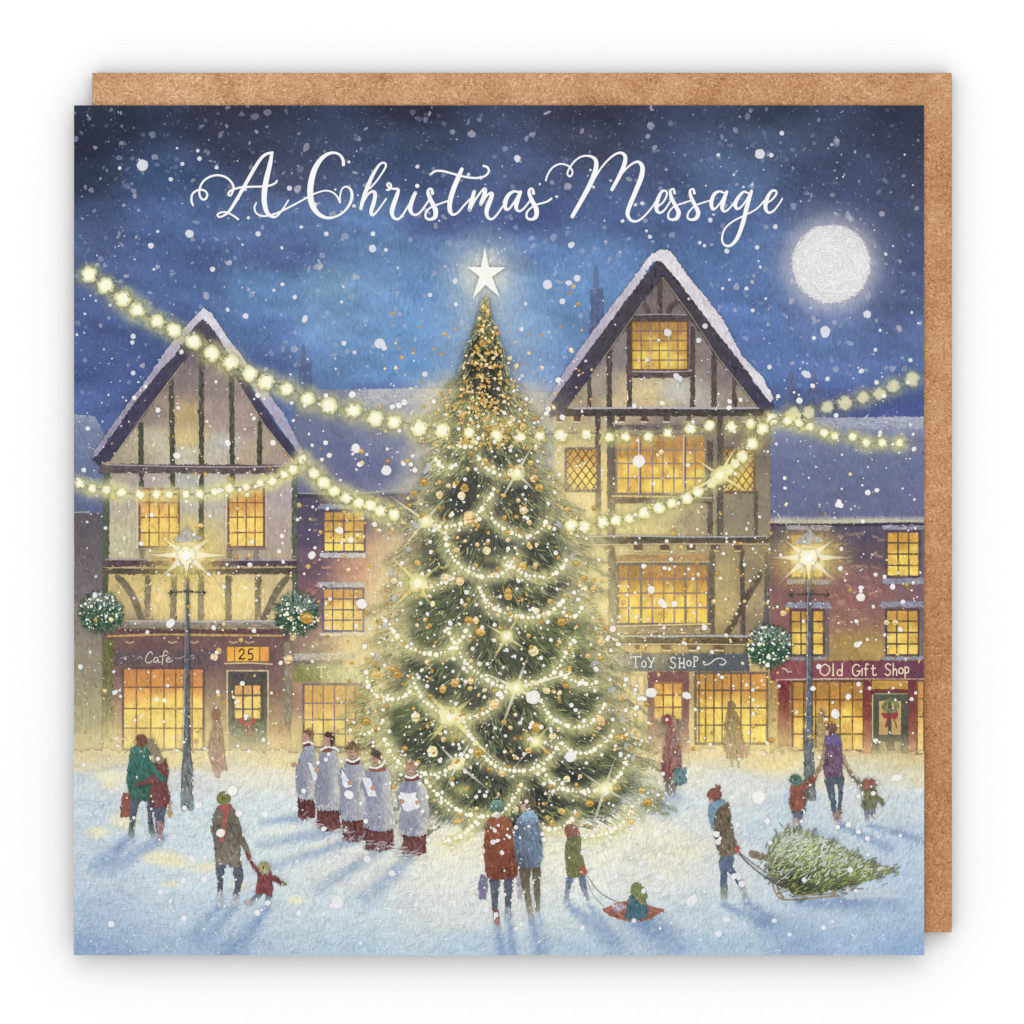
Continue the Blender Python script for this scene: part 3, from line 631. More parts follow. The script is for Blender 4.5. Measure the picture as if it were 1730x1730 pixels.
bar(tf, 178, 952, 502, 951, 10, (88, 68, 78), 1.3); stroke(tf, [(180, 945), (330, 946), (500, 946)], 3, (186, 178, 190), alpha=.6)
bar(tf, 176, 965, 502, 964, 10, (92, 80, 64), 1.4); stroke(tf, [(178, 959), (340, 960), (500, 958)], 2, (206, 176, 118), alpha=.8)
for x in (250, 294, 340, 386, 436): bar(tf, x, 974, x + U(-2, 2), 1050, 10, vgrad([(970, (110, 100, 74)), (1050, (150, 132, 100))]))
for pts in ([(198, 974), (212, 988), (228, 1015), (240, 1050)], [(488, 974), (474, 990), (458, 1018), (444, 1050)]): stroke(tf, pts, [9, 11, 11, 10], (118, 106, 82), jit=.15, wob=.15)
bar(tf, 198, 1056, 478, 1055, 12, vgrad([(1048, (158, 148, 140)), (1062, (140, 124, 104))]), 1.2); stroke(tf, [(215, 1049), (340, 1050), (465, 1049)], 3, (188, 188, 200), alpha=.7)
for x0, x1, y0, y1 in ((236, 302, 826, 924), (386, 446, 826, 924)):
    window(lh, x0, y0, x1, y1, 4, 4, (202,124,58), (230,162,74), (248,200,92), (142,94,64), 2.2, (118,84,82), ys=[y0, 849, 874, 900, y1])
    f = part('window_frame', lh); stroke(f, [(x0 - 4, y0), (x0 - 4, y1 + 3)], 3, (232, 206, 150), alpha=.8); stroke(f, [(x0 - 2, y1 + 3), (x1 + 3, y1 + 3)], 4, (146, 116, 112), alpha=.9); stroke(f, [(x1 + 4, y0), (x1 + 4, y1)], 2, (232, 206, 150), alpha=.6)
# roof edge: dark barge boards with snow lying on them
rs = part('roof', lh, 'steep gable edge with snow lying on the dark boards')
DK = vgrad([(530, (84, 74, 92)), (640, (68, 62, 92)), (780, (62, 56, 88))])
fill(rs, K5((920, 500), (700, 770), (450, 1080), (210, 1410), (250, 1450), (330, 1420), (560, 1110), (740, 860), (790, 800), (900, 640), (925, 560)), DK, 5, .9, False, .1, dabs=170, dl=10, dw=2.2, ang=-.95, djit=.14)
fill(rs, K5((905, 500), (1060, 720), (1230, 980), (1400, 1230), (1545, 1400), (1490, 1420), (1440, 1370), (1300, 1190), (1110, 880), (900, 600)), DK, 5, .9, False, .1, dabs=150, dl=10, dw=2.2, ang=1.0, djit=.14)
stroke(rs, K5((790, 800), (560, 1100), (330, 1420)), 1.8, (204, 186, 120), alpha=.6, smooth=False); stroke(rs, K5((1115, 890), (1300, 1190), (1480, 1415)), 1.8, (204, 186, 120), alpha=.6, smooth=False)
SN = vgrad([(518, (208, 206, 222)), (570, (190, 184, 204)), (640, (166, 158, 184)), (780, (150, 140, 170))])
fill(rs, K5((920, 448), (860, 510), (700, 690), (560, 900), (400, 1110), (215, 1370), (215, 1410), (260, 1370), (460, 1080), (640, 850), (730, 760), (860, 570), (930, 510)), SN, 5, 1.3, False, .08, dabs=200, dl=8, dw=2.4, ang=-.95, djit=.06)
fill(rs, K5((918, 448), (970, 490), (1070, 640), (1170, 770), (1340, 1010), (1430, 1130), (1555, 1370), (1530, 1390), (1400, 1210), (1230, 960), (1090, 760), (980, 590), (905, 510)), vgrad([(518, (216, 212, 224)), (600, (204, 200, 216)), (660, (186, 180, 204)), (770, (160, 152, 184))]), 5, 1.3, False, .08, dabs=170, dl=8, dw=2.4, ang=.95, djit=.06)
# cafe front
cf = part('shop_front', lh, 'brown mauve cafe shop front')
CFc = vgrad([(1064, (124, 88, 88)), (1082, (118, 88, 86)), (1120, (122, 94, 92)), (1170, (142, 114, 98)), (1230, (178, 146, 108)), (1290, (236, 206, 140))])
fill(cf, rect(174, 1064, 490, 1300), CFc, 5, .6, False, .07, dabs=900, dl=9, dw=2.3, ang=1.5, djit=.08)
bar(cf, 205, 1067, 478, 1066, 7, (104, 72, 76), 1.2); stroke(cf, [(182, 1075), (270, 1072), (360, 1073), (475, 1074)], 3.5, (206, 172, 96), alpha=.85, wob=.5)
for x in (213, 285, 322, 388, 415): stroke(cf, [(x, 1084), (x + 6, 1086), (x + 13, 1084)], 3, (214, 186, 140), alpha=.7)
bar(cf, 183, 1080, 183, 1290, 18, vgrad([(1080, (112, 112, 64)), (1180, (120, 116, 82)), (1290, (220, 198, 136))])); bar(cf, 486, 1085, 486, 1225, 11, (136, 126, 106))
fill(cf, rect(192, 1098, 372, 1124), (106, 88, 92), 5, 1, False, .06, dabs=120, dl=9)
CW = (232, 220, 190)
for s in ([(258,1105),(254,1101),(248,1108),(246,1116),(250,1120),(257,1117)], [(267,1111),(262,1111),(260,1117),(264,1119),(267,1113),(268,1119),(271,1118)], [(284,1103),(280,1099),(276,1105),(274,1122)], [(270,1109),(282,1107)], [(281,1116),(287,1113),(285,1110),(281,1114),(284,1119),(291,1116)]): stroke(cf, s, 1.7, CW, alpha=.9)
for s in ([(205,1112),(214,1109)], [(232,1113),(237,1109),(240,1113)], [(296,1112),(304,1112),(314,1107)], [(320,1110),(326,1107),(328,1112),(324,1113)]): stroke(cf, s, 1.6, CW, alpha=.55)
window(lh, 208, 1129, 344, 1266, 6, 4, (204,108,50), (244,190,74), (250,206,104), (130,92,74), 2.4, (106,82,92), xs=[208,231,255,277,297,325,344], ys=[1129,1161,1197,1230,1266], lab='large lit cafe shop window')
pn = part('number_panel', lh, 'lit panel over the door with the number 25'); fill(pn, rect(383, 1092, 455, 1118), field([(390, 1100, (232, 172, 74)), (420, 1105, (240, 194, 92)), (450, 1110, (236, 164, 92))]), 4, .6, False, .05)
for a in ([(383,1092),(455,1092)], [(383,1118),(455,1118)], [(396,1092),(396,1118)], [(439,1092),(439,1118)], [(383,1092),(383,1118)], [(455,1092),(455,1118)]): stroke(pn, a, 1.9, (122, 100, 74), alpha=.85)
stroke(pn, [(380, 1121), (420, 1120), (460, 1122)], 2.5, (240, 214, 160), alpha=.8)
letter(pn, '2', 404, 1096, 18, 18, (44, 34, 34), 2.2); letter(pn, '5', 419, 1096, 19, 18, (44, 34, 34), 2.2)
dr = part('door', lh, 'dark olive cafe door with lit panes')
fill(dr, rect(384, 1133, 453, 1292), vgrad([(1133, (84, 72, 72)), (1160, (90, 84, 66)), (1220, (110, 112, 80)), (1292, (214, 200, 136))]), 5, .7, False, .08, dabs=260, dl=8, dw=2.3, djit=.1)
for s in ([(384, 1133), (453, 1133)], [(384, 1133), (384, 1290)], [(453, 1133), (453, 1270)]): stroke(dr, s, 3, (236, 204, 128), alpha=.8, wob=.4)
window(lh, 395, 1156, 442, 1216, 3, 3, (232,152,74), (246,188,86), (250,206,96), (86,76,84), 3, (92,80,70), ys=[1156,1175,1198,1216])
wr = part('door_wreath', lh, 'faint green wreath with a red bow on the cafe door')
n = 110; a = U(0, 6.283, n); r = U(12, 30, n); daub(wr, 418 + r * np.cos(a), 1234 + .75 * r * np.sin(a), a + 1.2, 8, 3, rc((124, 138, 94)), .14, .65)
for q in ([(417,1222),(408,1212),(404,1220)], [(419,1222),(428,1212),(432,1221)]): fill(wr, q + [(418, 1226)], (206, 62, 56), 3, .6)
stroke(wr, [(417, 1224), (414, 1240)], 3, (206, 78, 60)); stroke(wr, [(420, 1224), (427, 1241)], 3, (214, 96, 66))

# ---------------------------------------------------------------- right brick terrace with the gift shop
tr = part('brick_terrace', None, 'brick terrace on the right with the gift shop')
TR = redder([(1310,910,(92,84,104)),(1450,900,(88,82,104)),(1550,905,(92,86,108)),(1440,930,(94,82,98)),(1310,980,(124,96,98)),(1440,980,(132,102,106)),(1480,930,(96,86,100)),(1440,1010,(148,108,106)),(1550,1000,(124,100,110)),(1310,1040,(140,104,102)),(1440,1050,(150,116,108)),(1480,1020,(140,106,106)),(1310,1090,(140,108,100)),(1440,1085,(164,144,88)),(1470,1105,(172,154,92)),(1400,1108,(164,146,92)),(1550,1110,(170,150,100)),(1440,1200,(190,130,80)),(1330,1200,(170,110,76)),(1440,1285,(224,184,130)),(1320,1285,(216,184,120)),(1550,1285,(206,176,124))])
fill(tr, rect(1296, 886, X1, 1300), TR, 5, .6, False, .06, dabs=1300, dl=9, dw=2.3, ang=.9, djit=.07)
n = 60; daub(tr, U(1400, 1490, n), U(900, 1090, n), U(-.2, .3, n), 13, 4.5, rc((198, 158, 126)), .08, U(.2, .55, n))
stroke(tr, [(1300, 886), (1400, 887), (1561, 885)], [4, 5, 6], (58, 50, 66), alpha=.9, wob=.3)
stroke(tr, [(1310, 880), (1400, 881), (1480, 879), (1561, 881)], [4, 6, 5, 4], (198, 194, 162), alpha=[.3, .8, .8, .6], wob=.5)
WT, WM, WB = (190, 122, 38), (214, 148, 48), (250, 198, 70)
for x0, x1, y0, y1, xs in ((1336, 1392, 902, 976, None), (1498, 1553, 898, 974, [1498,1517,1535,1553]), (1336, 1392, 1031, 1107, [1336,1353,1373,1392]), (1497, 1552, 1030, 1107, [1497,1515,1534,1552])):
    window(tr, x0, y0, x1, y1, 3, 4, WT, WM, WB, (92, 76, 70), 2.6, (88, 74, 90), xs=xs)
    stroke(part('window_frame', tr), [(x1 + 6, y0), (x1 + 6, y1)], 5, (104, 94, 116), alpha=.8)
ln = part('snowy_sill', tr, 'lilac snow on lintels and sills')
for a in ((1328, 891, 1403, 892, 8), (1491, 891, X1, 891, 8), (1330, 983, 1402, 983, 9), (1491, 982, X1, 982, 10), (1326, 1022, 1403, 1022, 10), (1488, 1021, X1, 1021, 10), (1332, 1113, 1398, 1112, 5), (1490, 1112, X1, 1112, 6)): bar(ln, *a, (146, 144, 172), 1.3, .06)
gs = part('shop_sign', tr, 'dark red fascia lettered Old Gift Shop in cream')
fill(gs, [(1303, 1124), (1320, 1117), (1561, 1116), (1561, 1148), (1312, 1149), (1303, 1145)], field([(1310, 1130, (150, 78, 84)), (1350, 1130, (156, 82, 88)), (1400, 1135, (146, 76, 86)), (1460, 1135, (128, 62, 82)), (1550, 1135, (116, 62, 84))], 2), 5, .7, False, .08, dabs=260, dl=8, dw=2.2, djit=.09)
stroke(gs, [(1312, 1149), (1400, 1147), (1480, 1147), (1561, 1147)], [2.5, 3, 2, 2.5], (226, 190, 170), alpha=[.9, .9, .6, .5], wob=.4)
CR = (246, 222, 184)
for ch, x, y, h, w in (('Q',1386,1122,19,24),('l',1406,1121,20,14),('d',1414,1121,20,21),('G',1440,1122,20,23),('i',1455,1121,20,14),('f',1460,1121,20,18),('t',1472,1121,20,20),('S',1495,1121,20,20),('h',1508,1121,20,16),('o',1518,1120,18,16),('p',1528,1118,19,16)): letter(gs, ch, x, y, h, w, CR, 2.1)
stroke(gs, [(1322, 1129), (1328, 1131), (1331, 1135), (1337, 1135)], 2, CR, alpha=.85)
gf = part('shop_front', tr, 'red gift shop front posts')
fill(gf, rect(1310, 1150, 1561, 1300), vgrad([(1150, (150, 96, 60)), (1230, (180, 130, 80)), (1290, (232, 204, 140))]), 6, .6, False, .06, dabs=200)
fill(gf, rect(1315, 1149, 1334, 1270), vgrad([(1149, (124, 50, 64)), (1200, (140, 76, 60)), (1270, (196, 150, 92))]), 5, .8, False, .09, dabs=60)
fill(gf, rect(1298, 1150, 1313, 1275), vgrad([(1150, (168, 138, 84)), (1275, (226, 196, 130))]), 5, .8, False, .06, dabs=60)
window(tr, 1339, 1151, 1459, 1268, 6, 4, (164,94,36), (220,144,48), (240,182,78), (108,76,52), 2.4, (104,78,66), xs=[1339,1358,1378,1401,1419,1440,1459], ys=[1151,1182,1211,1240,1268], lab='large lit gift shop window')
fill(gf, rect(1459, 1149, 1473, 1285), vgrad([(1149, (116, 54, 62)), (1210, (146, 74, 62)), (1285, (190, 130, 100))]), 5, .8, False, .09, dabs=60); fill(gf, rect(1534, 1149, 1547, 1285), vgrad([(1149, (120, 56, 66)), (1220, (150, 78, 66)), (1285, (190, 140, 110))]), 5, .8, False, .09, dabs=50)
fill(gf, rect(1473, 1150, 1534, 1164), (198, 150, 66), 4, .7, False, .08); bar(gf, 1470, 1168, 1540, 1168, 7, (116, 58, 60))
window(tr, 1549, 1150, 1561, 1275, 1, 3, (204,120,50), (220,150,64), (232,186,104), (120,84,66), 2.2, ys=[1150,1180,1211,1275])
dr = part('door', tr, 'dark green gift shop door with a wreath and red bow')
fill(dr, rect(1473, 1172, 1534, 1288), vgrad([(1172, (84, 86, 64)), (1240, (78, 78, 58)), (1288, (160, 146, 100))]), 5, .7, False, .09, dabs=220, dl=8, dw=2.2, djit=.1)
stroke(dr, [(1474, 1174), (1474, 1250)], 2, (232, 210, 130), alpha=.8); stroke(dr, [(1478, 1172), (1532, 1172)], 2, (206, 190, 120), alpha=.6)
fill(dr, rect(1485, 1184, 1500, 1241), vgrad([(1184, (222, 172, 70)), (1241, (206, 154, 66))]), 4, .6, False, .05); fill(dr, rect(1506, 1184, 1522, 1241), vgrad([(1184, (222, 172, 70)), (1241, (206, 154, 66))]), 4, .6, False, .05)
for x in (1490, 1516): fill(dr, rect(x - 5, 1253, x + 6, 1280), (170, 160, 92), 4, .9, False, .1)
wr = part('door_wreath', tr, 'green wreath with a red bow on the gift shop door')
n = 90; a = U(0, 6.283, n); r = U(7, 13, n); daub(wr, 1504 + r * np.cos(a), 1192 + r * np.sin(a), a + 1.4, 7, 2.6, rc((112, 128, 62)), .15, .9)
for q in ([(1503,1207),(1490,1204),(1494,1213)], [(1505,1206),(1516,1203),(1514,1214)]): fill(wr, q + [(1504, 1211)], (190, 44, 52), 3, .6)
stroke(wr, [(1502, 1209), (1497, 1227)], 4, (178, 42, 48)); stroke(wr, [(1506, 1209), (1513, 1222), (1514, 1229)], 2.2, (190, 70, 56))

# ---------------------------------------------------------------- right timber framed house
K7 = crop(880, 400, .26590); K8 = crop(920, 820, .24277)
rh = part('timbered_house', None, 'tall timber framed toy shop house with a large snowy gable on the right')
RW = warmer([(1118,500,(120,106,112)),(1100,520,(124,108,112)),(1140,520,(122,108,110)),(1012,660,(150,138,138)),(1045,600,(128,118,132)),(1045,680,(196,180,150)),(980,680,(150,136,130)),(1090,665,(214,194,148)),(1140,665,(196,192,188)),(1110,685,(206,186,146)),(1190,600,(138,124,126)),(1190,680,(186,178,172)),(1225,640,(136,122,126)),(1225,680,(160,146,138)),(1260,680,(150,136,126)),
 (965,720,(176,160,140)),(965,745,(196,182,146)),(1000,850,(222,198,146)),(980,880,(236,214,160)),(1020,800,(220,194,140)),(1120,712,(140,128,122)),(1120,870,(196,182,140)),(1090,890,(214,200,146)),(1180,880,(164,150,124)),(1240,720,(140,126,118)),(1240,870,(144,130,116)),(1290,760,(122,112,104)),(1290,860,(138,126,114)),(1245,745,(134,120,112)),
 (1005,960,(216,200,150)),(1000,1040,(238,216,160)),(1020,930,(200,186,140)),(1110,928,(166,150,116)),(1225,960,(170,154,118)),(1225,1030,(178,160,120)),(1270,960,(136,122,108)),(1275,1050,(140,126,112)),(1230,940,(150,136,112)),(1120,1066,(180,152,106)),(1040,1095,(214,190,140)),(1120,1092,(196,170,120)),(1240,1095,(150,130,100)),(1000,1090,(238,218,166))])
wall = K7((900, 120), (1590, 1080)) + [(1301, 700), (1302, 1106), (985, 1106), (985, 915), (935, 915), (935, 700), (938, 690)]
fill(rh, wall, RW, 4, .6, False, .05, dabs=2400, dl=9, dw=2.2, ang=.9, djit=.06)
tf = part('timber_frame', rh, 'dark brown beams and corbels')
G2 = vgrad([(470, (84, 72, 66)), (700, (88, 78, 72)), (900, (104, 92, 78)), (1080, (112, 96, 74))])
for a in ((435,890,437,1085,6.5),(560,720,562,1085,9),(688,540,690,1085,8.5),(1093,570,1090,1085,8.5),(1225,720,1228,1085,9),(1357,880,1357,1085,8),(882,270,882,500,8.5)):
    (xa, ya_), (xb, yb_) = K7(a[:2], a[2:4]); bar(tf, xa, ya_, xb, yb_, a[4], G2)
for pts in ([(765, 410), (800, 450), (815, 500)], [(1010, 400), (950, 450), (935, 500)]): stroke(tf, K7(*pts), [9, 9, 8], (86, 72, 68), jit=.15)
bar(tf, 1063, 537, 1166, 537, 9, (86, 74, 78)); stroke(tf, [(1066, 532), (1115, 531), (1160, 532)], 2.2, (180, 170, 180), alpha=.7)
bar(tf, 1063, 633, 1168, 633, 11, (96, 78, 78)); stroke(tf, [(1068, 627), (1120, 628), (1168, 626)], 3, (188, 180, 190), alpha=.8)
bar(tf, 945, 697, 1290, 697, 12, (76, 66, 62), 1.2); stroke(tf, [(970, 690), (1100, 689), (1200, 690), (1285, 689)], 3.2, (190, 186, 198), alpha=.85, wob=.4)
for x in (945, 975, 1051, 1089, 1126, 1165, 1200): bar(tf, x - 5, 708, x + 5, 708, 9, (92, 68, 58)); stroke(tf, [(x - 5, 713), (x + 3, 713)], 3, (240, 228, 196), alpha=.7)
bar(tf, 1032, 722, 1216, 721, 8, (112, 98, 100)); 
for x, y0, y1, wd in ((1010, 703, 908, 9), (1032, 703, 908, 13), (1200, 745, 905, 9), (1217, 703, 905, 10), (1277, 830, 905, 7), (1275, 703, 760, 4)): bar(tf, x, y0, x + U(-1, 1), y1, wd, G2)
bar(tf, 1030, 845, 1203, 844, 10, (128, 106, 84)); stroke(tf, [(1034, 838), (1110, 839), (1200, 841)], 3.5, (226, 192, 112), alpha=.8, wob=.3); stroke(tf, [(1140, 841), (1202, 841)], 3, (176, 176, 192), alpha=.7)
bar(tf, 990, 914, 1300, 913, 12, vgrad([(906, (84, 74, 62)), (920, (104, 92, 70))]), 1.3); stroke(tf, [(985, 907), (1060, 905), (1150, 907), (1220, 907), (1295, 906)], 3, (184, 178, 184), alpha=.8, wob=.4); stroke(tf, [(990, 921), (1120, 919), (1300, 919)], 2.5, (206, 184, 134), alpha=.7)
for x in (1030, 1078, 1123, 1168, 1208, 1247): bar(tf, x - 7, 925, x + 7, 925, 9, (110, 84, 60)); stroke(tf, [(x - 6, 931), (x + 6, 931)], 3, (230, 204, 140), alpha=.7)
bar(tf, 1036, 943, 1206, 942, 10, (178, 136, 82)); stroke(tf, [(1036, 949), (1120, 949), (1204, 949)], 2.5, (232, 194, 120), alpha=.7)
bar(tf, 1034, 930, 1035, 1072, 11, (112, 98, 76)); bar(tf, 1203, 930, 1203, 1072, 8, (106, 92, 74)); bar(tf, 1254, 930, 1255, 1072, 7, (96, 82, 74)); bar(tf, 1297, 935, 1295, 1060, 10, (104, 96, 92))
bar(tf, 1286, 968, 1228, 1070, 9, (100, 84, 64)); bar(tf, 1038, 1064, 1200, 1065, 12, (172, 146, 106))
bar(tf, 1028, 1081, 1266, 1082, 10, (104, 86, 56), 1.2); stroke(tf, [(1020, 1074), (1110, 1075), (1200, 1074), (1262, 1075)], 4, (180, 178, 182), alpha=.85, wob=.4); stroke(tf, [(1030, 1088), (1150, 1088), (1262, 1089)], 2, (226, 206, 160), alpha=.7)
for x in (1035, 1081, 1126, 1170, 1214): bar(tf, x - 7, 1094, x + 7, 1094, 9, (124, 94, 62)); stroke(tf, [(x - 6, 1099), (x + 8, 1099)], 3, (244, 222, 170), alpha=.7)
LG = (156, 136, 124)
window(rh, 1067, 543, 1162, 625, 6, 5, (156,98,42), (182,118,42), (204,146,50), (132,104,104), 2, (112, 76, 62), xs=[1067,1083,1099,1114,1129,1145,1162], lab='small paned window high in the gable')
window(rh, 1041, 735, 1192, 834, 8, 4, (170,102,48), (206,136,52), (238,176,62), (148,134,138), 2.2, (142,128,128), xs=[1041,1061,1081,1102,1120,1138,1157,1175,1192], ys=[735,760,783,808,834], lab='wide lit window on the upper floor')
f = part('window_frame', rh); 
for x in (1081, 1157): stroke(f, [(x - 2, 735), (x - 2, 834)], 2.4, (226, 214, 206), alpha=.7); stroke(f, [(x + 1, 735), (x + 1, 834)], 2, (88, 76, 80), alpha=.8)
for x in (1099, 1130): stroke(f, [(x, 560), (x, 623)], 2, (214, 202, 196), alpha=.6)
window(rh, 956, 758, 1010, 829, 3, 3, (190,120,50), (232,168,70), (248,200,90), diamond=4, frame=(112, 98, 100), lab='diamond leaded window beside the tree')
window(rh, 1221, 758, 1274, 831, 3, 3, (180,116,56), (206,142,62), (222,164,72), diamond=4, frame=(120, 100, 84), lab='diamond leaded window on the right')
window(rh, 1044, 953, 1196, 1054, 8, 4, (158,96,44), (222,154,42), (250,196,60), (150,122,130), 2.4, (112,106,114), xs=[1044,1062,1083,1102,1121,1139,1158,1177,1196], ys=[953,978,1002,1027,1054], lab='wide lit window over the toy shop sign')
f = part('window_frame', rh)
for x in (1083, 1158): stroke(f, [(x, 953), (x, 1054)], 3.4, (112, 100, 104), alpha=.85)
stroke(f, [(1040, 1058), (1120, 1056), (1200, 1054)], 3, (240, 206, 124), alpha=.8)
rs = part('roof', rh, 'steep gable edge with thick snow on the dark boards')
DK2 = vgrad([(440, (66, 58, 74)), (560, (68, 62, 76)), (690, (66, 60, 88))])
fill(rs, K7((885, 120), (830, 200), (640, 440), (420, 740), (300, 900), (160, 1090), (200, 1140), (260, 1130), (440, 890), (640, 620), (860, 300), (905, 240)), DK2, 5, .9, False, .1, dabs=300, dl=10, dw=2.2, ang=-.95, djit=.13)
fill(rs, K7((880, 120), (990, 250), (1190, 440), (1390, 760), (1560, 960), (1610, 1090), (1540, 1110), (1500, 1080), (1240, 760), (1080, 520), (900, 260)), DK2, 5, .9, False, .1, dabs=300, dl=10, dw=2.2, ang=.95, djit=.13)
stroke(rs, K7((780, 410), (640, 610), (440, 890)), 1.7, (190, 178, 120), alpha=.6, smooth=False); stroke(rs, K7((900, 260), (1080, 500), (1240, 750), (1500, 1080)), 1.7, (190, 178, 120), alpha=.6, smooth=False)
fill(rs, K7((880, 85), (820, 120), (740, 230), (600, 410), (430, 640), (300, 820), (150, 1070), (175, 1090), (240, 990), (440, 710), (640, 440), (740, 310), (840, 160), (905, 150)), vgrad([(425, (222, 218, 226)), (480, (200, 192, 206)), (560, (182, 172, 192)), (690, (166, 156, 186))]), 5, 1.3, False, .06, dabs=330, dl=8, dw=2.4, ang=-.95, djit=.05)
fill(rs, K7((878, 86), (930, 80), (980, 130), (1060, 250), (1180, 390), (1290, 540), (1400, 750), (1540, 900), (1605, 1030), (1590, 1055), (1540, 1000), (1390, 790), (1240, 600), (1060, 360), (950, 220), (890, 150)), vgrad([(425, (224, 220, 224)), (500, (222, 216, 220)), (600, (214, 206, 216)), (640, (224, 220, 224)), (680, (228, 224, 230))]), 5, 1.3, False, .06, dabs=330, dl=8, dw=2.4, ang=.95, djit=.05)
# toy shop front
cf = part('shop_front', rh, 'pale toy shop front')
fill(cf, rect(1020, 1104, 1300, 1300), field([(1030, 1150, (236, 210, 150)), (1060, 1250, (240, 216, 150)), (1170, 1150, (186, 158, 104)), (1170, 1250, (226, 198, 130)), (1230, 1270, (242, 222, 150)), (1295, 1200, (196, 166, 110)), (1290, 1290, (240, 218, 160)), (1120, 1290, (240, 218, 166))]), 5, .6, False, .05, dabs=700, dl=9, dw=2.2, djit=.06)
ts = part('shop_sign', rh, 'slate grey fascia lettered TOY SHOP in white')
fill(ts, rect(1018, 1104, 1266, 1134), field([(1022, 1120, (196, 184, 148)), (1050, 1118, (142, 138, 122)), (1085, 1118, (106, 108, 106)), (1110, 1112, (150, 142, 112)), (1150, 1118, (94, 98, 100)), (1240, 1118, (90, 96, 102))], 2), 5, .8, False, .06, dabs=300, dl=8, dw=2.2, djit=.07)
WTE = (238, 234, 226)
for ch, x, y, h, w in (('T',1065,1109,18,28),('o',1084,1108,19,15),('Y',1094,1109,18,20),('S',1132,1110,19,19),('H',1147,1110,18,17),('o',1160,1108,17,15),('P',1171,1109,17,16)): letter(ts, ch, x, y, h, w, WTE, 1.9)
stroke(ts, [(1028, 1116), (1037, 1113), (1046, 1118), (1054, 1123), (1061, 1122), (1062, 1117)], 2, WTE, alpha=.8); stroke(ts, [(1191, 1119), (1188, 1117), (1190, 1123), (1199, 1121), (1208, 1114), (1218, 1112), (1226, 1117), (1222, 1123), (1216, 1122)], 2, WTE, alpha=.85)
window(rh, 1030, 1140, 1088, 1262, 5, 3, (236,196,124), (240,204,132), (240,212,140), (190,160,110), 2, (206,180,130), pale=.35, lab='pale glowing shop window behind the tree tips')
window(rh, 1175, 1137, 1296, 1256, 8, 4, (190,112,42), (238,168,56), (252,206,72), (104,90,76), 2.6, (112,100,90), xs=[1175,1181,1192,1206,1220,1235,1252,1268,1296], ys=[1137,1166,1196,1225,1256], lab='large lit toy shop window')
dr = part('door', rh, 'faded red toy shop door')
fill(dr, rect(1094, 1135, 1164, 1290), vgrad([(1135, (140, 72, 72)), (1200, (146, 88, 82)), (1260, (196, 140, 110)), (1290, (240, 214, 160))]), 5, .7, False, .07, dabs=300, dl=8, dw=2.2, djit=.09)
window(rh, 1104, 1153, 1153, 1216, 3, 3, (206,134,52), (232,168,68), (248,198,84), (142,80,72), 2.6, (160,104,84))
wr = part('door_wreath', rh); n = 60; a = U(0, 6.283, n); r = U(12, 20, n); daub(wr, 1131 + 1.2 * r * np.cos(a), 1228 + r * np.sin(a), a + 1.4, 7, 3, rc((124, 128, 92)), .14, .7)

# warm light pooled in front of the shops
SPARE[:] = [i for i, q in enumerate(PARTS) if q['name'] in ('window', 'door', 'shop_sign', 'number_panel', 'door_wreath')]
for a in ((300, 1235, 220, 105, .62), (420, 1262, 130, 70, .4), (215, 1270, 130, 70, .4), (600, 1190, 140, 150, .62), (630, 1060, 110, 190, .66), (665, 960, 85, 110, .5), (570, 1110, 110, 90, .4), (1010, 1060, 90, 210, .7), (985, 860, 90, 130, .7), (1060, 1240, 130, 100, .6), (1110, 1110, 110, 70, .3), (1235, 1245, 150, 80, .6), (1400, 1275, 180, 70, .5), (1120, 980, 130, 90, .22), (340, 1010, 170, 60, .3), (740, 720, 80, 90, .4), (920, 700, 70, 70, .35)):
    glow(a[0], a[1], a[2], a[3], (247, 230, 164), a[4], 1.15)
SPARE[:] = []
band(X0 - 40, 1235, 640, 1310, (244, 228, 172), [(1225, 0), (1262, .4), (1285, .8), (1310, 1)], xfade=60)
band(1010, 1235, X1 + 40, 1310, (242, 220, 154), [(1235, 0), (1266, .3), (1282, .7), (1310, .95)], xfade=60)

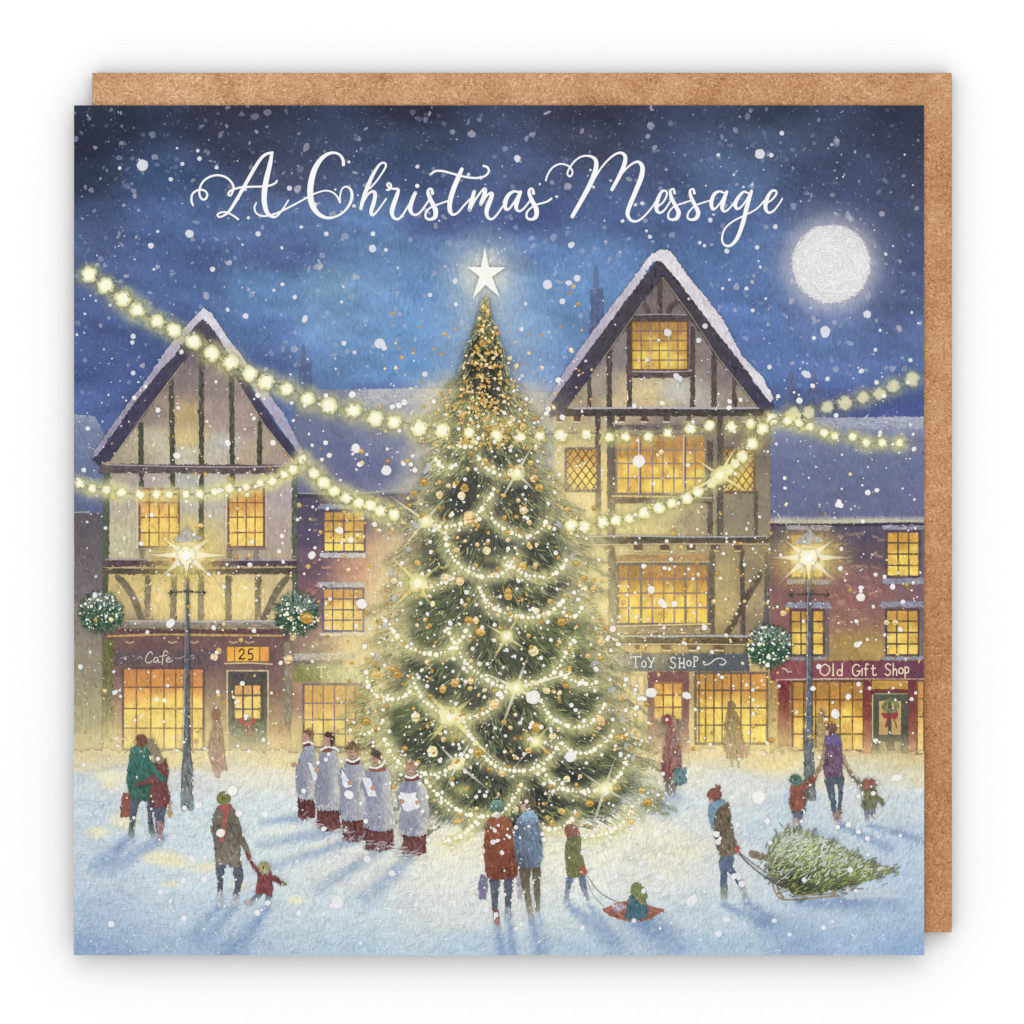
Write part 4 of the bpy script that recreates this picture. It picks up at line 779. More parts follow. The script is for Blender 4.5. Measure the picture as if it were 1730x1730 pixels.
# ---------------------------------------------------------------- trodden snow in the square
SNOW = [(130,1272,(206,190,130)),(130,1290,(224,212,172)),(300,1280,(244,222,152)),(480,1283,(242,226,166)),(600,1280,(238,228,180)),(1100,1283,(240,224,166)),(1300,1283,(242,220,152)),(1550,1280,(226,210,156)),
(130,1318,(200,207,215)),(230,1315,(212,214,212)),(300,1318,(212,214,214)),(450,1312,(230,224,200)),(560,1300,(236,230,200)),(1130,1318,(232,228,200)),(1250,1325,(216,218,210)),(1400,1318,(228,222,186)),(1550,1310,(222,214,176)),
(130,1360,(190,202,220)),(300,1360,(200,211,221)),(450,1360,(210,218,222)),(1130,1355,(206,214,222)),(1350,1350,(192,204,220)),(1450,1340,(204,210,212)),(1550,1355,(196,206,215)),
(130,1420,(186,198,216)),(350,1420,(204,214,222)),(480,1410,(212,220,222)),(600,1420,(214,220,216)),(760,1430,(232,230,208)),(1000,1430,(228,229,212)),(1100,1400,(226,226,208)),(1180,1430,(216,219,212)),(1300,1400,(194,206,219)),(1400,1420,(186,199,218)),(1550,1420,(178,192,217)),
(130,1480,(182,195,216)),(350,1480,(200,211,222)),(600,1480,(210,217,214)),(760,1490,(224,226,210)),(880,1480,(228,229,212)),(1000,1480,(226,228,214)),(1120,1470,(222,223,208)),(1200,1470,(208,214,215)),(1400,1480,(190,203,219)),(1550,1480,(172,188,217)),
(130,1540,(164,180,209)),(350,1540,(186,200,219)),(600,1540,(196,208,220)),(760,1540,(212,218,214)),(1000,1540,(206,213,216)),(1200,1540,(194,206,219)),(1400,1540,(178,195,219)),(1550,1540,(160,180,213)),
(130,1605,(144,164,203)),(350,1605,(164,181,210)),(600,1605,(184,201,219)),(800,1605,(184,201,220)),(1000,1605,(178,195,217)),(1200,1605,(174,192,217)),(1400,1605,(164,184,217)),(1550,1605,(148,170,211))]
SNOW = [(x, y, (c[0] - 5, c[1] + 3, c[2]) if c[2] > c[0] + 8 else c) for x, y, c in SNOW]
snowf0 = field(SNOW, 1.7, .2)
def snowf(x, y):
    k = np.interp(y, [1290, 1330, 1500, 1570, 1613], [.95, .72, .74, .86, .95])[:, None]
    k = k + .16 * np.clip((np.abs(x - 843) - 260) / 300, 0, 1)[:, None] * (1 - k)
    return (1 - (1 - snowf0(x, y)) * k) * (1 + .05 * (fbm(x * .6 + y, y * 1.6 - x * .4, 22)[:, None] - .5))
snow1 = snowf
def snowf(x, y):
    t = np.clip((y - 1268 + 22 * (fbm(x, y, 20) - .5)) / 34, 0, 1)[:, None]; t = t * t * (3 - 2 * t)
    return np.where(t < 1, canvas(x, y) * (1 - t) + snow1(x, y) * t, snow1(x, y))
sn = grid_part('trodden_snow', X0, 1252, X1, Y1, snowf, keep=lambda x, y: (y - 1268 + 22 * (fbm(x, y, 20) - .5)) > 3, label='pale blue snow in the square with warm light and long shadows')
def shade(a, b, c, d, w0, w1, al, al2=None, col=(128, 152, 188)): capsule(a, b, c, d, w0 * 1.15, w1 * 1.15, col, min(1, al * 1.3), None if al2 is None else al2 * 1.3, only=[sn])
YL = (240, 234, 196)
for a in ((190, 1312, 28, 10), (185, 1326, 18, 9), (205, 1385, 26, 14), (165, 1406, 20, 10), (270, 1447, 36, 12), (295, 1458, 28, 10), (345, 1466, 24, 10), (405, 1494, 14, 9), (500, 1521, 16, 7), (285, 1493, 14, 6)):
    for k in range(4): glow(a[0] + U(-.5, .5) * a[2], a[1] + U(-.4, .4) * a[3], a[2] * 1.1, a[3] * 1.2, YL, .5, .7, only=[sn])
# shadows: couple, brown coat, child, choir, foreground pair, sledger, puller, family
for a in ((222, 1415, 165, 1462, 9, 16, .6, .35), (275, 1415, 190, 1465, 8, 18, .55, .3), (372, 1530, 325, 1580, 6, 14, .6, .25), (398, 1530, 345, 1590, 6, 16, .6, .25), (452, 1535, 390, 1610, 7, 26, .6, .4)): shade(*a)
for a in ((510, 1380, 440, 1390, 9, 7, .5, .25), (555, 1405, 440, 1428, 10, 9, .5, .25), (600, 1418, 440, 1470, 10, 12, .55, .2), (645, 1432, 540, 1500, 12, 14, .55, .25), (692, 1445, 620, 1515, 14, 22, .55, .25)): shade(*a)
for y in ((500, 1398, 430, 1410), (560, 1422, 470, 1450), (620, 1440, 520, 1490), (670, 1450, 600, 1510)): capsule(y[0], y[1], y[2], y[3], 6, 8, (242, 236, 204), .55, .1, only=[sn])
for a in ((838, 1560, 850, 1613, 6, 12, .6, .55), (858, 1545, 868, 1613, 6, 10, .55, .5), (898, 1550, 912, 1613, 7, 12, .6, .5), (912, 1545, 926, 1613, 5, 8, .35, .3), (958, 1528, 1040, 1590, 6, 22, .55, .35), (996, 1530, 1030, 1570, 6, 18, .4, .2), (1085, 1555, 1140, 1600, 26, 30, .55, .35), (1060, 1550, 1120, 1570, 18, 20, .4, .3)): shade(*a)
for a in ((1222, 1528, 1290, 1560, 6, 12, .6, .4), (1260, 1525, 1300, 1550, 8, 14, .5, .4), (1290, 1560, 1360, 1590, 20, 40, .4, .25), (1420, 1520, 1520, 1530, 10, 12, .45, .3), (1350, 1522, 1460, 1530, 12, 18, .5, .4), (1420, 1394, 1500, 1432, 5, 12, .6, .4), (1470, 1394, 1560, 1420, 5, 8, .6, .5), (1370, 1405, 1410, 1420, 6, 12, .3, .1), (1140, 1345, 1120, 1370, 16, 26, .4, .15), (1120, 1362, 1080, 1366, 10, 10, .3, .1)): shade(*a)
capsule(1430, 1506, 1510, 1502, 4, 4, (220, 222, 212), .8, .4, only=[sn]); capsule(1430, 1516, 1520, 1513, 3, 3, (222, 224, 212), .8, .4, only=[sn])
glow(880, 1425, 330, 60, (246, 240, 204), .75, .9, only=[sn]); glow(1150, 1440, 90, 50, (238, 234, 200), .6, 1, only=[sn])
# brushwork in the snow, swirling round the tree
n = 9000; x = U(X0, X1, n); y = 1294 + (Y1 - 1294) * U(0, 1, n); sw = (x - 843) / 720
an = np.where(sw < 0, -.55 - .3 * sw, -.35 - .4 * sw) + 1.1 * (fbm(x, y, 110) - .5)
daub(sn, x, y, an, 15, 1.7, None, .035); 
n = 2600; x = U(X0, X1, n); y = U(1300, Y1, n); daub(sn, x, y, -.5 - .2 * (x - 843) / 720, 13, 1.5, rc((238, 242, 246)), .02, U(.1, .5, n))
n = 1800; x = U(X0, X1, n); y = U(1325, Y1, n); daub(sn, x, y, -.5 - .2 * (x - 843) / 720, 14, 1.5, rc((150, 172, 206)), .03, U(.08, .35, n))
# drifted snow softening the foot of the shop fronts
n = 500; x = np.concatenate([U(X0, 640, n // 2), U(1020, X1, n // 2)]); y = U(1270, 1300, n)
daub(sn, x, y, rng.normal(-.5, .4, n), 16, 2.2, None, .022)
# ---------------------------------------------------------------- street lamps
def lamp(lab, x, top, bot, sx, k):
    p = part('street_lamp', None, lab)
    PC = vgrad([(960, (96, 100, 112)), (1200, (98, 106, 116)), (1320, (108, 116, 114)), (1375, (150, 160, 160))])
    fill(p, [(x - 3 * k, top), (x + 3 * k, top), (x + 4.2 * k, 1150), (x + 6 * k, 1270), (x + 10 * k, 1300), (x + 11 * k, bot - 8), (x + 8 * k, bot), (x, bot - 5), (x - 8 * k, bot), (x - 11 * k, bot - 8), (x - 10 * k, 1300), (x - 6.5 * k, 1270), (x - 4.2 * k, 1150)] if k >= 1 else
         [(x - 4, top), (x + 4, top), (x + 5, 1150), (x + 7, 1240), (x + 9, 1300), (x + 12, bot), (x - 10, bot), (x - 9, 1300), (x - 8, 1240), (x - 5, 1150)], PC, 4, .8, False, .14, dabs=330, dl=7, dw=1.9, ang=1.55, djit=.2)
    stroke(p, [(x - 2.6, top), (x - 4, 1150), (x - 6, 1250)], 1.6, (186, 190, 196), alpha=.5); stroke(p, [(x + 2.4, top), (x + 4, 1150), (x + 5, 1250)], 1.6, (60, 66, 80), alpha=.7)
    cb = part('cross_bar', p); yb = top + 25
    stroke(cb, [(x - sx, yb), (x - 12, yb - 1), (x, yb - 2), (x + 12, yb - 1), (x + sx, yb)], [1.6, 2.5, 5, 2.5, 1.6], (62, 58, 66))
    for e in (-sx, sx): fill(cb, [(x + e - 5, yb), (x + e, yb - 4), (x + e + 5, yb), (x + e, yb + 4)], (58, 54, 62), 3, .4, False)
    gx, gy = x - 1, top - 38
    glow(gx, gy, 100, 78, (224, 190, 96), .8, 1.7, nz=.3)
    lt = part('lamp_light', p, 'star shaped white light', mat='soft')
    glow(gx, gy, 82, 62, (246, 222, 132), .95, 1.3, nz=.3); glow(gx, gy, 40, 38, (255, 244, 190), 1., 1.2, nz=.2)
    soft(lt, gx, gy, 9, 30, (255, 255, 248), (255, 246, 196), 1., .9, 26, 1.7)
    n = 200; a = U(0, 6.283, n); r = 26 + 60 * U(0, 1, n) ** 1.3
    daub(lt, gx + 1.25 * r * np.cos(a), gy + r * np.sin(a), a, 11, 1.6, rc((246, 226, 140)), .05, .45 * np.clip(1 - r / 96, 0, 1), ajit=.08)
    for q, L in ((0, 76), (math.pi, 66), (.72, 62), (-.62, 56), (math.pi - .7, 62), (math.pi + .62, 50), (1.57, 40)):
        stroke(lt, [(gx, gy), (gx + L * .3 * math.cos(q), gy + L * .3 * math.sin(q)), (gx + L * .6 * math.cos(q), gy + L * .6 * math.sin(q)), (gx + L * math.cos(q), gy + L * math.sin(q))], [18, 10, 5, 1.5], (255, 249, 218), alpha=[1, .85, .6, .1])
    soft(lt, gx, gy, 8, 15, (255, 255, 248), (255, 249, 214), 1., .9, 22, 1.2)
    cp = part('lamp_cap', p, 'pale snow capped lamp top'); yc = top - 78
    fill(cp, [(x - 24, yc + 14), (x - 12, yc + 4), (x - 4, yc - 4), (x, yc - 12), (x + 4, yc - 4), (x + 14, yc + 3), (x + 24, yc + 12), (x + 8, yc + 17), (x - 10, yc + 18)], (178, 178, 172), 4, 1.2, True, .08, alpha=.85, dabs=40, dl=6, dw=2)
    return p
lamp('old street lamp in front of the cafe', 316.5, 976, 1372, 28, 1.0)
lamp('old street lamp in front of the gift shop', 1367, 980, 1352, 30, .9)

# ---------------------------------------------------------------- clipped foliage balls with fairy lights
def ball(lab, cx, cy, r):
    p = part('foliage_ball', None, lab)
    fill(p, [(cx + r * (.93 + .1 * math.sin(3.1 * t)) * math.cos(t), cy + r * (.9 + .08 * math.cos(2.3 * t)) * math.sin(t)) for t in np.linspace(0, 6.283, 18)[:-1]], field([(cx - r * .5, cy - r * .6, (130, 142, 128)), (cx + r * .3, cy - r * .7, (136, 148, 140)), (cx, cy, (62, 92, 70)), (cx + r * .4, cy + r * .3, (50, 80, 66)), (cx - r * .4, cy + r * .4, (58, 88, 68)), (cx, cy + r * .85, (72, 98, 88))]), 4, 2.2, True, .1)
    n = 420; a = U(0, 6.283, n); q = r * np.sqrt(U(0, 1.12, n)); x = cx + q * np.cos(a); y = cy + .96 * q * np.sin(a); t = np.clip((y - cy) / r, -1, 1)
    pal = np.array([rc(c) for c in ((48, 78, 60), (72, 108, 76), (40, 66, 58), (104, 132, 96), (90, 120, 96))])
    daub(p, x, y, a + U(-.6, .6, n), 7.5, 2.1, pal[rng.integers(0, 5, n)], .12, .85)
    k = y < cy - .1 * r; m = k & (U(0, 1, n) < .3); daub(p, x[m], y[m], a[m], 7, 2.4, rc((168, 178, 176)), .06, .6)
    l = part('fairy_lights', p, 'tiny white lights', mat='soft')
    for i in range(60):
        a = U(0, 6.283); q = r * math.sqrt(U(0, 1)); blob(l, cx + q * math.cos(a), cy + q * math.sin(a), 1. + 1.9 * U() ** 2, None, ((250, 248, 222), (246, 240, 196), (240, 244, 240))[i % 3], 8, .12)
ball('foliage ball with fairy lights at the left corner of the cafe', 171, 1035, 36)
ball('foliage ball with fairy lights at the right corner of the cafe', 501, 1037, 37)
ball('foliage ball with fairy lights between toy shop and gift shop', 1299, 1092, 37)

# ---------------------------------------------------------------- people by the shops, half lost in the glow
K4 = crop(120, 1080, .23121); KR = crop(1000, 1060, .19653); KG = crop(1280, 1080, .20809)
p = part('person', None, 'faint figure in a pinkish brown coat beside the cafe door')
fill(p, K4((1035, 600), (1075, 590), (1098, 620), (1110, 720), (1125, 830), (1140, 950), (1095, 965), (1090, 1010), (1060, 1010), (1055, 965), (1040, 960), (1010, 850), (1015, 740), (1045, 640)), vgrad([(1195, (176, 118, 78)), (1240, (178, 132, 104)), (1310, (196, 140, 108))]), 4, 1.2, True, .1, .75, dabs=130, dl=8, dw=2)
fill(p, K4(*[(1062 + 34 * math.cos(t), 550 + 44 * math.sin(t)) for t in np.linspace(0, 6.283, 10)[:-1]]), (168, 100, 60), 3, 1.0, True, .1, .8)
p = part('person', None, 'faint ochre figure looking into the toy shop window')
fill(p, KR(*[(1198 + 36 * math.cos(t), 672 + 42 * math.sin(t)) for t in np.linspace(0, 6.283, 10)[:-1]]), (134, 106, 54), 3, 1., True, .08, .85)
fill(p, KR((1185, 1110), (1215, 1110), (1212, 1200), (1190, 1200)), (176, 150, 104), 3, 1., False, .08, .6); fill(p, KR((1240, 1110), (1275, 1110), (1270, 1205), (1250, 1205)), (176, 150, 104), 3, 1., False, .08, .6)
fill(p, KR((1170, 715), (1225, 712), (1265, 780), (1290, 900), (1302, 1000), (1290, 1110), (1230, 1128), (1160, 1115), (1138, 1000), (1142, 830)), vgrad([(1185, (146, 118, 58)), (1230, (172, 136, 66)), (1290, (206, 168, 112))]), 4, 1.1, True, .08, .85, dabs=150, dl=8, dw=2)
b = part('shopping_bag', None, 'faint pink shopping bag of the ochre figure'); fill(b, KR((1275, 1000), (1350, 995), (1345, 1100), (1280, 1120)), (216, 160, 116), 4, 1.4, False, .08, .7, dabs=30)
p = part('person', None, 'faint ochre figure in front of the gift shop window behind the lamp')
fill(p, KG((500, 575), (520, 560), (545, 580), (540, 640), (545, 760), (520, 900), (485, 900), (480, 700)), vgrad([(1200, (140, 116, 70)), (1270, (196, 160, 96))]), 4, 1, True, .08, .8, dabs=60, dl=7, dw=2)

# ---------------------------------------------------------------- the Christmas tree
TL = np.array([(490,814),(520,812),(560,797),(600,780),(640,768),(680,750),(705,738),(740,722),(790,712),(830,694),(880,680),(930,668),(980,660),(1010,652),(1060,650),(1120,640),(1170,622),(1200,610),(1240,608),(1270,640),(1300,655),(1340,672),(1380,700),(1415,740)], float)
TRr = np.array([(490,826),(520,828),(560,842),(600,858),(640,868),(680,886),(705,906),(740,926),(790,938),(830,956),(880,982),(930,996),(980,1004),(1010,1006),(1060,1024),(1100,1034),(1150,1052),(1200,1070),(1250,1084),(1300,1104),(1340,1108),(1370,1096),(1395,1070),(1415,1010)], float)
pin = lambda y: np.interp(y, [490, 690, 745, 830, 1000, 1150, 1300, 1415], [1, 6, 17, 17, 12, 6, 1, 0])
tl = lambda y: np.interp(y, TL[:, 0], TL[:, 1]) + pin(y); trr = lambda y: np.interp(y, TRr[:, 0], TRr[:, 1]) - pin(y)
tree = part('christmas_tree', None, 'tall Christmas tree hung with lights, gold baubles and a white star')
outl = [(x, y) for y, x in TRr] + [(x, y) for y, x in TL[::-1]]
outl = [(trr(y), y) for y in np.arange(490, 1416, 22.)] + [(tl(y), y) for y in np.arange(1412, 489, -22.)]
glow(820, 560, 120, 190, (196, 200, 206), .55, 1.2); glow(760, 690, 110, 80, (226, 220, 190), .5, 1)
TC = field([(820,520,(120,118,90)),(820,620,(72,74,62)),(830,700,(66,68,60)),(800,800,(64,68,58)),(860,800,(60,64,60)),(760,860,(62,66,60)),(850,930,(56,60,60)),(780,960,(60,66,60)),(920,1000,(58,62,58)),(860,1010,(52,54,56)),(740,1030,(78,90,62)),(700,1060,(88,100,66)),(760,1150,(62,72,58)),(860,1100,(66,74,58)),(950,1080,(92,104,64)),(690,1210,(78,92,60)),(820,1200,(54,54,56)),(930,1230,(70,76,54)),(1000,1190,(72,80,58)),(730,1280,(60,70,58)),(860,1280,(52,52,56)),(960,1320,(56,58,56)),(1030,1290,(70,76,56)),(780,1340,(72,82,58)),(900,1370,(56,56,56)),(1000,1380,(62,66,56)),(1060,1350,(84,92,64)),(740,1390,(86,98,80))])
def tcf(x, y):
    c = TC(x, y); q = fbm(x, y * 1.4, 46)[:, None]; return c * (1 + .5 * (q - .5)) + rc((30, 34, 4)) * np.clip(q - .5, 0, 1) * 1.3
def tal(x, y):
    h = np.maximum(8, .5 * (trr(y) - tl(y))); e = np.minimum(x - tl(y), trr(y) - x) / h
    return np.clip(e * 4.2 + .35 * (fbm(x, y, 20) - .5), 0.02, .97) * np.clip((1420 - 36 * np.abs((x - 870) / 150) ** 2 - y) / 26 + 1.6 * (fbm(x, y, 12) - .5), .0, 1)
fill(tree, outl, tcf, 5, 1.5, False, .1, edge=5, alpha=tal)
def tuft(x, y, col, L=14, W=2.2, a=.9, jit=.16, aj=.3):
    sx = np.clip((x - 826) / 150, -1, 1); ang = np.where(sx >= 0, 1.25 - .85 * sx, math.pi - 1.25 - .85 * sx)
    daub(tree, x, y, ang, L, W, col, jit, a, ajit=aj)
def tpts(n, k=1.):
    y = 1410 - 900 * np.sqrt(U(0, 1, n)) ** 1.12 * 1.0; y = np.clip(y, 500, 1412); y = np.where(U(0, 1, n) < .5, y, 500 + 905 * np.sqrt(U(0, 1, n))); y = y - np.clip(y - 1370, 0, 60) * U(0, 1, n)
    l, r = tl(y), trr(y); u = U(0, 1, n); return 843 + (l + (r - l) * u - 843) * k, y, np.abs(2 * u - 1)
PALD = np.array([rc(c) for c in ((50, 54, 54), (62, 68, 60), (44, 46, 50), (74, 84, 60), (66, 72, 66))]); PALG = np.array([rc(c) for c in ((112, 128, 74), (138, 150, 86), (100, 114, 80), (168, 174, 112), (128, 134, 94))]); PALL = np.array([rc(c) for c in ((206, 208, 150), (222, 218, 168), (180, 188, 122))])
x, y, e = tpts(5200); tuft(x, y, PALD[rng.integers(0, 5, len(x))], 15, 2.3, np.clip(1.15 - 1.0 * e ** 1.6, .12, .9))
x, y, e = tpts(5200, 1.03); q = fbm(x * 1.2, y * 1.5, 46); m = (q > .47) | (e > .8); x, y = x[m], y[m]; e = e[m]; tuft(x, y, PALG[rng.integers(0, 5, len(x))], 14, 1.9, np.clip(.95 - .6 * e ** 2, .2, .8))
# feathery bough tips sticking out of the outline
for k in range(170):
    y0 = U(630, 1400); sd = 1 if U() < .5 else -1; x0 = (trr(y0) if sd > 0 else tl(y0)) - sd * U(0, 26)
    nn = 22; t = U(0, 1, nn); dr = U(.25, .6); L = U(22, 52) * (1 if y0 > 800 else .7)
    bx = x0 + sd * t * L * math.cos(dr); by = y0 + t * L * math.sin(dr)
    lite = e_ = (130, 134, 84) if U() < .6 else (96, 104, 72)
    daub(tree, bx, by, (dr if sd > 0 else math.pi - dr) + U(-.5, .5, nn), 12, 1.7, rc(lite), .18, .95 - .5 * t)
x, y, e = tpts(1500, 1.02); m = e > .55; tuft(x[m], y[m], PALL[rng.integers(0, 3, m.sum())], 12, 1.6, .45)

GAR = [[(735,772),(739,783),(752,790),(762,791),(775,786)],[(772,752),(782,756),(796,753),(808,742)],[(806,771),(817,785),(828,794),(845,802),(858,803),(873,798)],[(824,708),(838,716),(855,718),(871,706)],
[(719,880),(734,887),(752,890),(772,887),(790,880),(808,868),(818,855),(829,838),(835,826)],[(829,868),(834,880),(848,891),(864,900),(876,904),(888,905),(901,903),(912,896),(920,886),(924,870)],
[(752,900),(755,920),(761,936),(772,951),(785,962),(798,969),(812,973),(828,973),(846,970),(858,960),(868,944),(875,932)],[(852,942),(862,955),(875,963),(890,971),(905,974),(920,974),(936,970),(948,961),(957,946)],
[(706,987),(721,991),(735,989),(748,984),(762,975),(772,965)],[(811,992),(816,1005),(823,1014),(833,1026),(847,1034),(862,1039),(880,1042),(899,1043),(917,1039),(932,1032),(945,1022),(953,1010),(957,1000)],[(951,1034),(960,1041),(970,1041),(979,1033),(986,1020)],
[(647,1044),(660,1058),(670,1073),(680,1085),(692,1094),(708,1100),(726,1105),(742,1104),(758,1098),(770,1089),(781,1076),(792,1060)],[(757,1062),(764,1080),(773,1098),(783,1113),(797,1128),(812,1141),(828,1151),(845,1159),(861,1162),(876,1161),(894,1157),(912,1151),(928,1143),(940,1132),(950,1116),(959,1097),(968,1080)],
[(948,1136),(960,1146),(975,1152),(992,1155),(1008,1153)],[(697,1146),(702,1160),(710,1174),(720,1187),(732,1196),(746,1205),(761,1211),(780,1213),(798,1211),(816,1206),(830,1196),(842,1182),(855,1168)],
[(619,1136),(622,1154),(630,1170),(642,1178),(656,1181),(672,1180),(686,1174),(697,1164)],[(610,1240),(624,1238),(638,1227),(648,1216)],[(650,1249),(656,1264),(665,1279),(677,1290),(693,1299),(714,1306),(732,1308),(752,1302),(770,1292),(785,1281),(799,1262)],
[(784,1220),(793,1240),(806,1262),(819,1279),(832,1290),(848,1298),(868,1302),(892,1301),(910,1295),(924,1283),(936,1269),(946,1252)],[(914,1184),(925,1204),(940,1217),(957,1225),(975,1228),(993,1225),(1005,1216),(1014,1203),(1021,1188)],[(950,1256),(964,1268),(984,1273),(1002,1267),(1018,1257),(1029,1246),(1036,1234)],
[(918,1300),(929,1318),(945,1329),(963,1336),(983,1338),(1003,1336),(1022,1331),(1038,1319),(1052,1302),(1057,1280)],[(718,1316),(728,1330),(741,1344),(757,1357),(773,1368),(792,1376),(811,1379),(830,1377),(849,1369),(864,1356),(873,1340),(881,1323)],
[(912,1397),(932,1400),(951,1396),(966,1385),(975,1370)],[(986,1411),(1006,1411),(1026,1407),(1045,1396),(1059,1380),(1068,1362)],[(752,1421),(772,1415),(790,1404),(803,1389),(810,1376)]]
for g in GAR:      # light thrown on the boughs
    o = catmull(g, False, 14)
    for q in o: glow(q[0], q[1] + 2, 23, 19, (234, 228, 164), .42, 1.1, nz=.5)
    n = 7 * len(o); q = o[rng.integers(0, len(o), n)]; tuft(q[:, 0] + rng.normal(0, 8, n), q[:, 1] + rng.normal(3, 7, n), rc((206, 204, 130)), 9, 1.6, .5)
for a in ((700, 990, 40, 30, .6), (761, 1210, 38, 30, .8), (905, 1252, 34, 24, .6), (875, 1162, 30, 20, .6), (1022, 1332, 24, 20, .6), (850, 1075, 26, 20, .5), (780, 1240, 30, 20, .5), (770, 1245, 46, 14, .5), (900, 1060, 40, 14, .25), (830, 945, 40, 10, .4), (890, 995, 50, 9, .35), (780, 690, 60, 40, .35), (830, 725, 100, 30, .45), (800, 1140, 50, 12, .3), (780, 1335, 22, 16, .6), (900, 1250, 50, 14, .5)): glow(a[0], a[1], a[2], a[3], (234, 226, 142), a[4], 1.0, nz=.4)
# haze of light round the edge of the tree
for yy in range(660, 1400, 26):
    glow(tl(yy) - 2, yy, 58, 46, (240, 228, 172), .3 if yy < 1150 else .2, 1.1, nz=.5); glow(trr(yy) + 2, yy, 58, 46, (240, 230, 176), .3 if yy < 1150 else .2, 1.1, nz=.5)
for g in GAR:
    gp = part('light_garland', tree, None, mat='soft'); o = catmull(g, False, .5)
    s = np.concatenate([[0], np.cumsum(np.hypot(*np.diff(o, axis=0).T))]); d = 0.
    while d < s[-1]:
        x = np.interp(d, s, o[:, 0]); y = np.interp(d, s, o[:, 1]); r = U(2.5, 4.7) if U() < .75 else U(1.6, 2.6)
        blob(gp, x + U(-1, 1), y + U(-1, 1), r, None, (254, 252, 232), 9, .08, rim=(246, 240, 196)); d += r * 1.5 + U(2.2, 4.6)
def sparkle(par, x, y, L0, col=(248, 244, 206), rays=((.75, 1), (.75 + math.pi, 1), (2.35, 1), (2.35 + math.pi, 1)), w=7, core=11):
    p = part('light_sparkle', par, None, mat='soft'); L = 1.3 * L0
    glow(x, y, core * 2.6, core * 2.6, (238, 232, 156), .8, 1.0)
    for a, k in rays: stroke(p, [(x, y), (x + .5 * L * k * math.cos(a), y + .5 * L * k * math.sin(a)), (x + L * k * math.cos(a), y + L * k * math.sin(a))], [w * .8, w * .55, 2], col, alpha=[.95, .72, .12])
    soft(p, x, y, core * .55, core * 1.3, (254, 250, 220), (244, 238, 176), 1, .85, 16, 1.)
R4 = lambda *d: tuple((math.radians(a), k) for a, k in d)
sparkle(tree, 719, 880, 52, (226, 222, 186), R4((215, 1.1), (130, .9), (-50, .8), (35, .8))); sparkle(tree, 706, 985, 46, (236, 228, 150), R4((225, 1), (135, 1.1), (-40, .8), (60, .8)), 10, 13)
sparkle(tree, 873, 799, 44, (226, 224, 200), R4((-60, .9), (45, .8), (120, 1.1), (235, .7))); sparkle(tree, 872, 1162, 66, (234, 230, 198), R4((-70, .7), (110, 1.0), (-15, 1.3), (30, .7), (205, .7)), 8, 11)
sparkle(tree, 761, 1210, 50, (236, 228, 150), R4((225, 1), (-40, .8), (130, 1), (45, 1.6)), 12, 15); sparkle(tree, 905, 1253, 44, (222, 216, 160), R4((130, 1), (40, .8), (-50, .8)), 7, 9)
sparkle(tree, 773, 1290, 44, (224, 222, 200), R4((225, .9), (40, 1.3), (115, .9), (-60, .8)), 7, 9); sparkle(tree, 1022, 1332, 46, (222, 218, 196), R4((-72, .9), (108, 1.5), (30, .7), (215, .9)), 7, 10)
sparkle(tree, 856, 1075, 34, (232, 226, 160), R4((-60, 1), (120, 1.2), (210, 1), (35, 1)), 7, 10)
st = part('star', tree, 'white five pointed star on the tree top', mat='soft')
glow(818, 466, 92, 92, (236, 234, 206), .55, 1.2); glow(818, 464, 50, 50, (246, 244, 226), .8, .9, nz=.15)
K9 = crop(700, 400, .19653)
fill(st, K9((607, 85), (640, 262), (780, 264), (668, 345), (735, 520), (612, 415), (500, 535), (560, 342), (450, 260), (572, 262)), (250, 249, 242), 4, .4, False, .01)

# gold baubles and foil dots
for xx, yy, rr in ((800, 1000, 250), (790, 1180, 290), (840, 820, 210)): glow(xx, yy, rr, rr * .75, (240, 230, 178), .09, 1., nz=.5)
GC = ((206, 158, 62), (230, 188, 102), (196, 146, 56), (244, 214, 146), (220, 176, 84), (250, 230, 178)); big = []
for i in range(1150):
    if i < 620: y = 498 + 260 * math.sqrt(U()); x = .5 * (tl(y) + trr(y)) + (trr(y) - tl(y)) * .56 * np.clip(rng.normal(0, .5), -1.15, 1.15); r = 1.0 + 3.0 * U() ** 1.7
    else: y = U(720, 1400); x = U(tl(y) - 14, trr(y) + 14); r = 1.1 + 4.2 * U() ** 2.2 if U() < .93 else U(5, 8.5)
    big.append((r, x, y))
big += [(11, 793, 874), (9, 812, 1067), (7.5, 785, 825), (7.5, 780, 838), (9, 731, 1269), (8, 808, 1271), (8, 907, 1228), (7, 748, 1164), (7, 923, 1167), (7, 671, 1139), (8, 835, 1190), (6, 934, 1243), (9, 901, 1100), (7, 848, 1306), (6, 785, 822), (7, 1094, 1355), (6, 1083, 1335), (7, 996, 1357), (7, 902, 808), (8, 885, 862), (8, 752, 977), (9, 792, 1048), (7, 822, 930), (6, 795, 1150)]
big += [(U(1.5, 4), U(640, 770), U(520, 900)) for _ in range(46)] + [(U(1.5, 4), U(870, 1010), U(480, 760)) for _ in range(40)] + [(1.3 + 3.6 * U() ** 2, U(160, 1540), U(720, 1275)) for _ in range(300)] + [(1.2 + 3.2 * U() ** 2, U(1020, 1330), U(860, 1270)) for _ in range(110)] + [(1.2 + 3.2 * U() ** 2, U(520, 660), U(840, 1270)) for _ in range(90)] + [(7, 278, 1104), (6, 370, 1100), (6, 362, 1110), (8, 488, 1114), (11, 518, 1044), (5, 1323, 1036), (5, 1330, 1030), (4.5, 1206, 1016)]
TXT = ((375, 1086, 462, 1124), (232, 1098, 336, 1124), (1024, 1104, 1236, 1134), (1318, 1118, 1545, 1150), (528, 1122, 580, 1150))
clear = lambda x, y: not any(a - 3 < x < c + 3 and b - 2 < y < d + 2 for a, b, c, d in TXT)
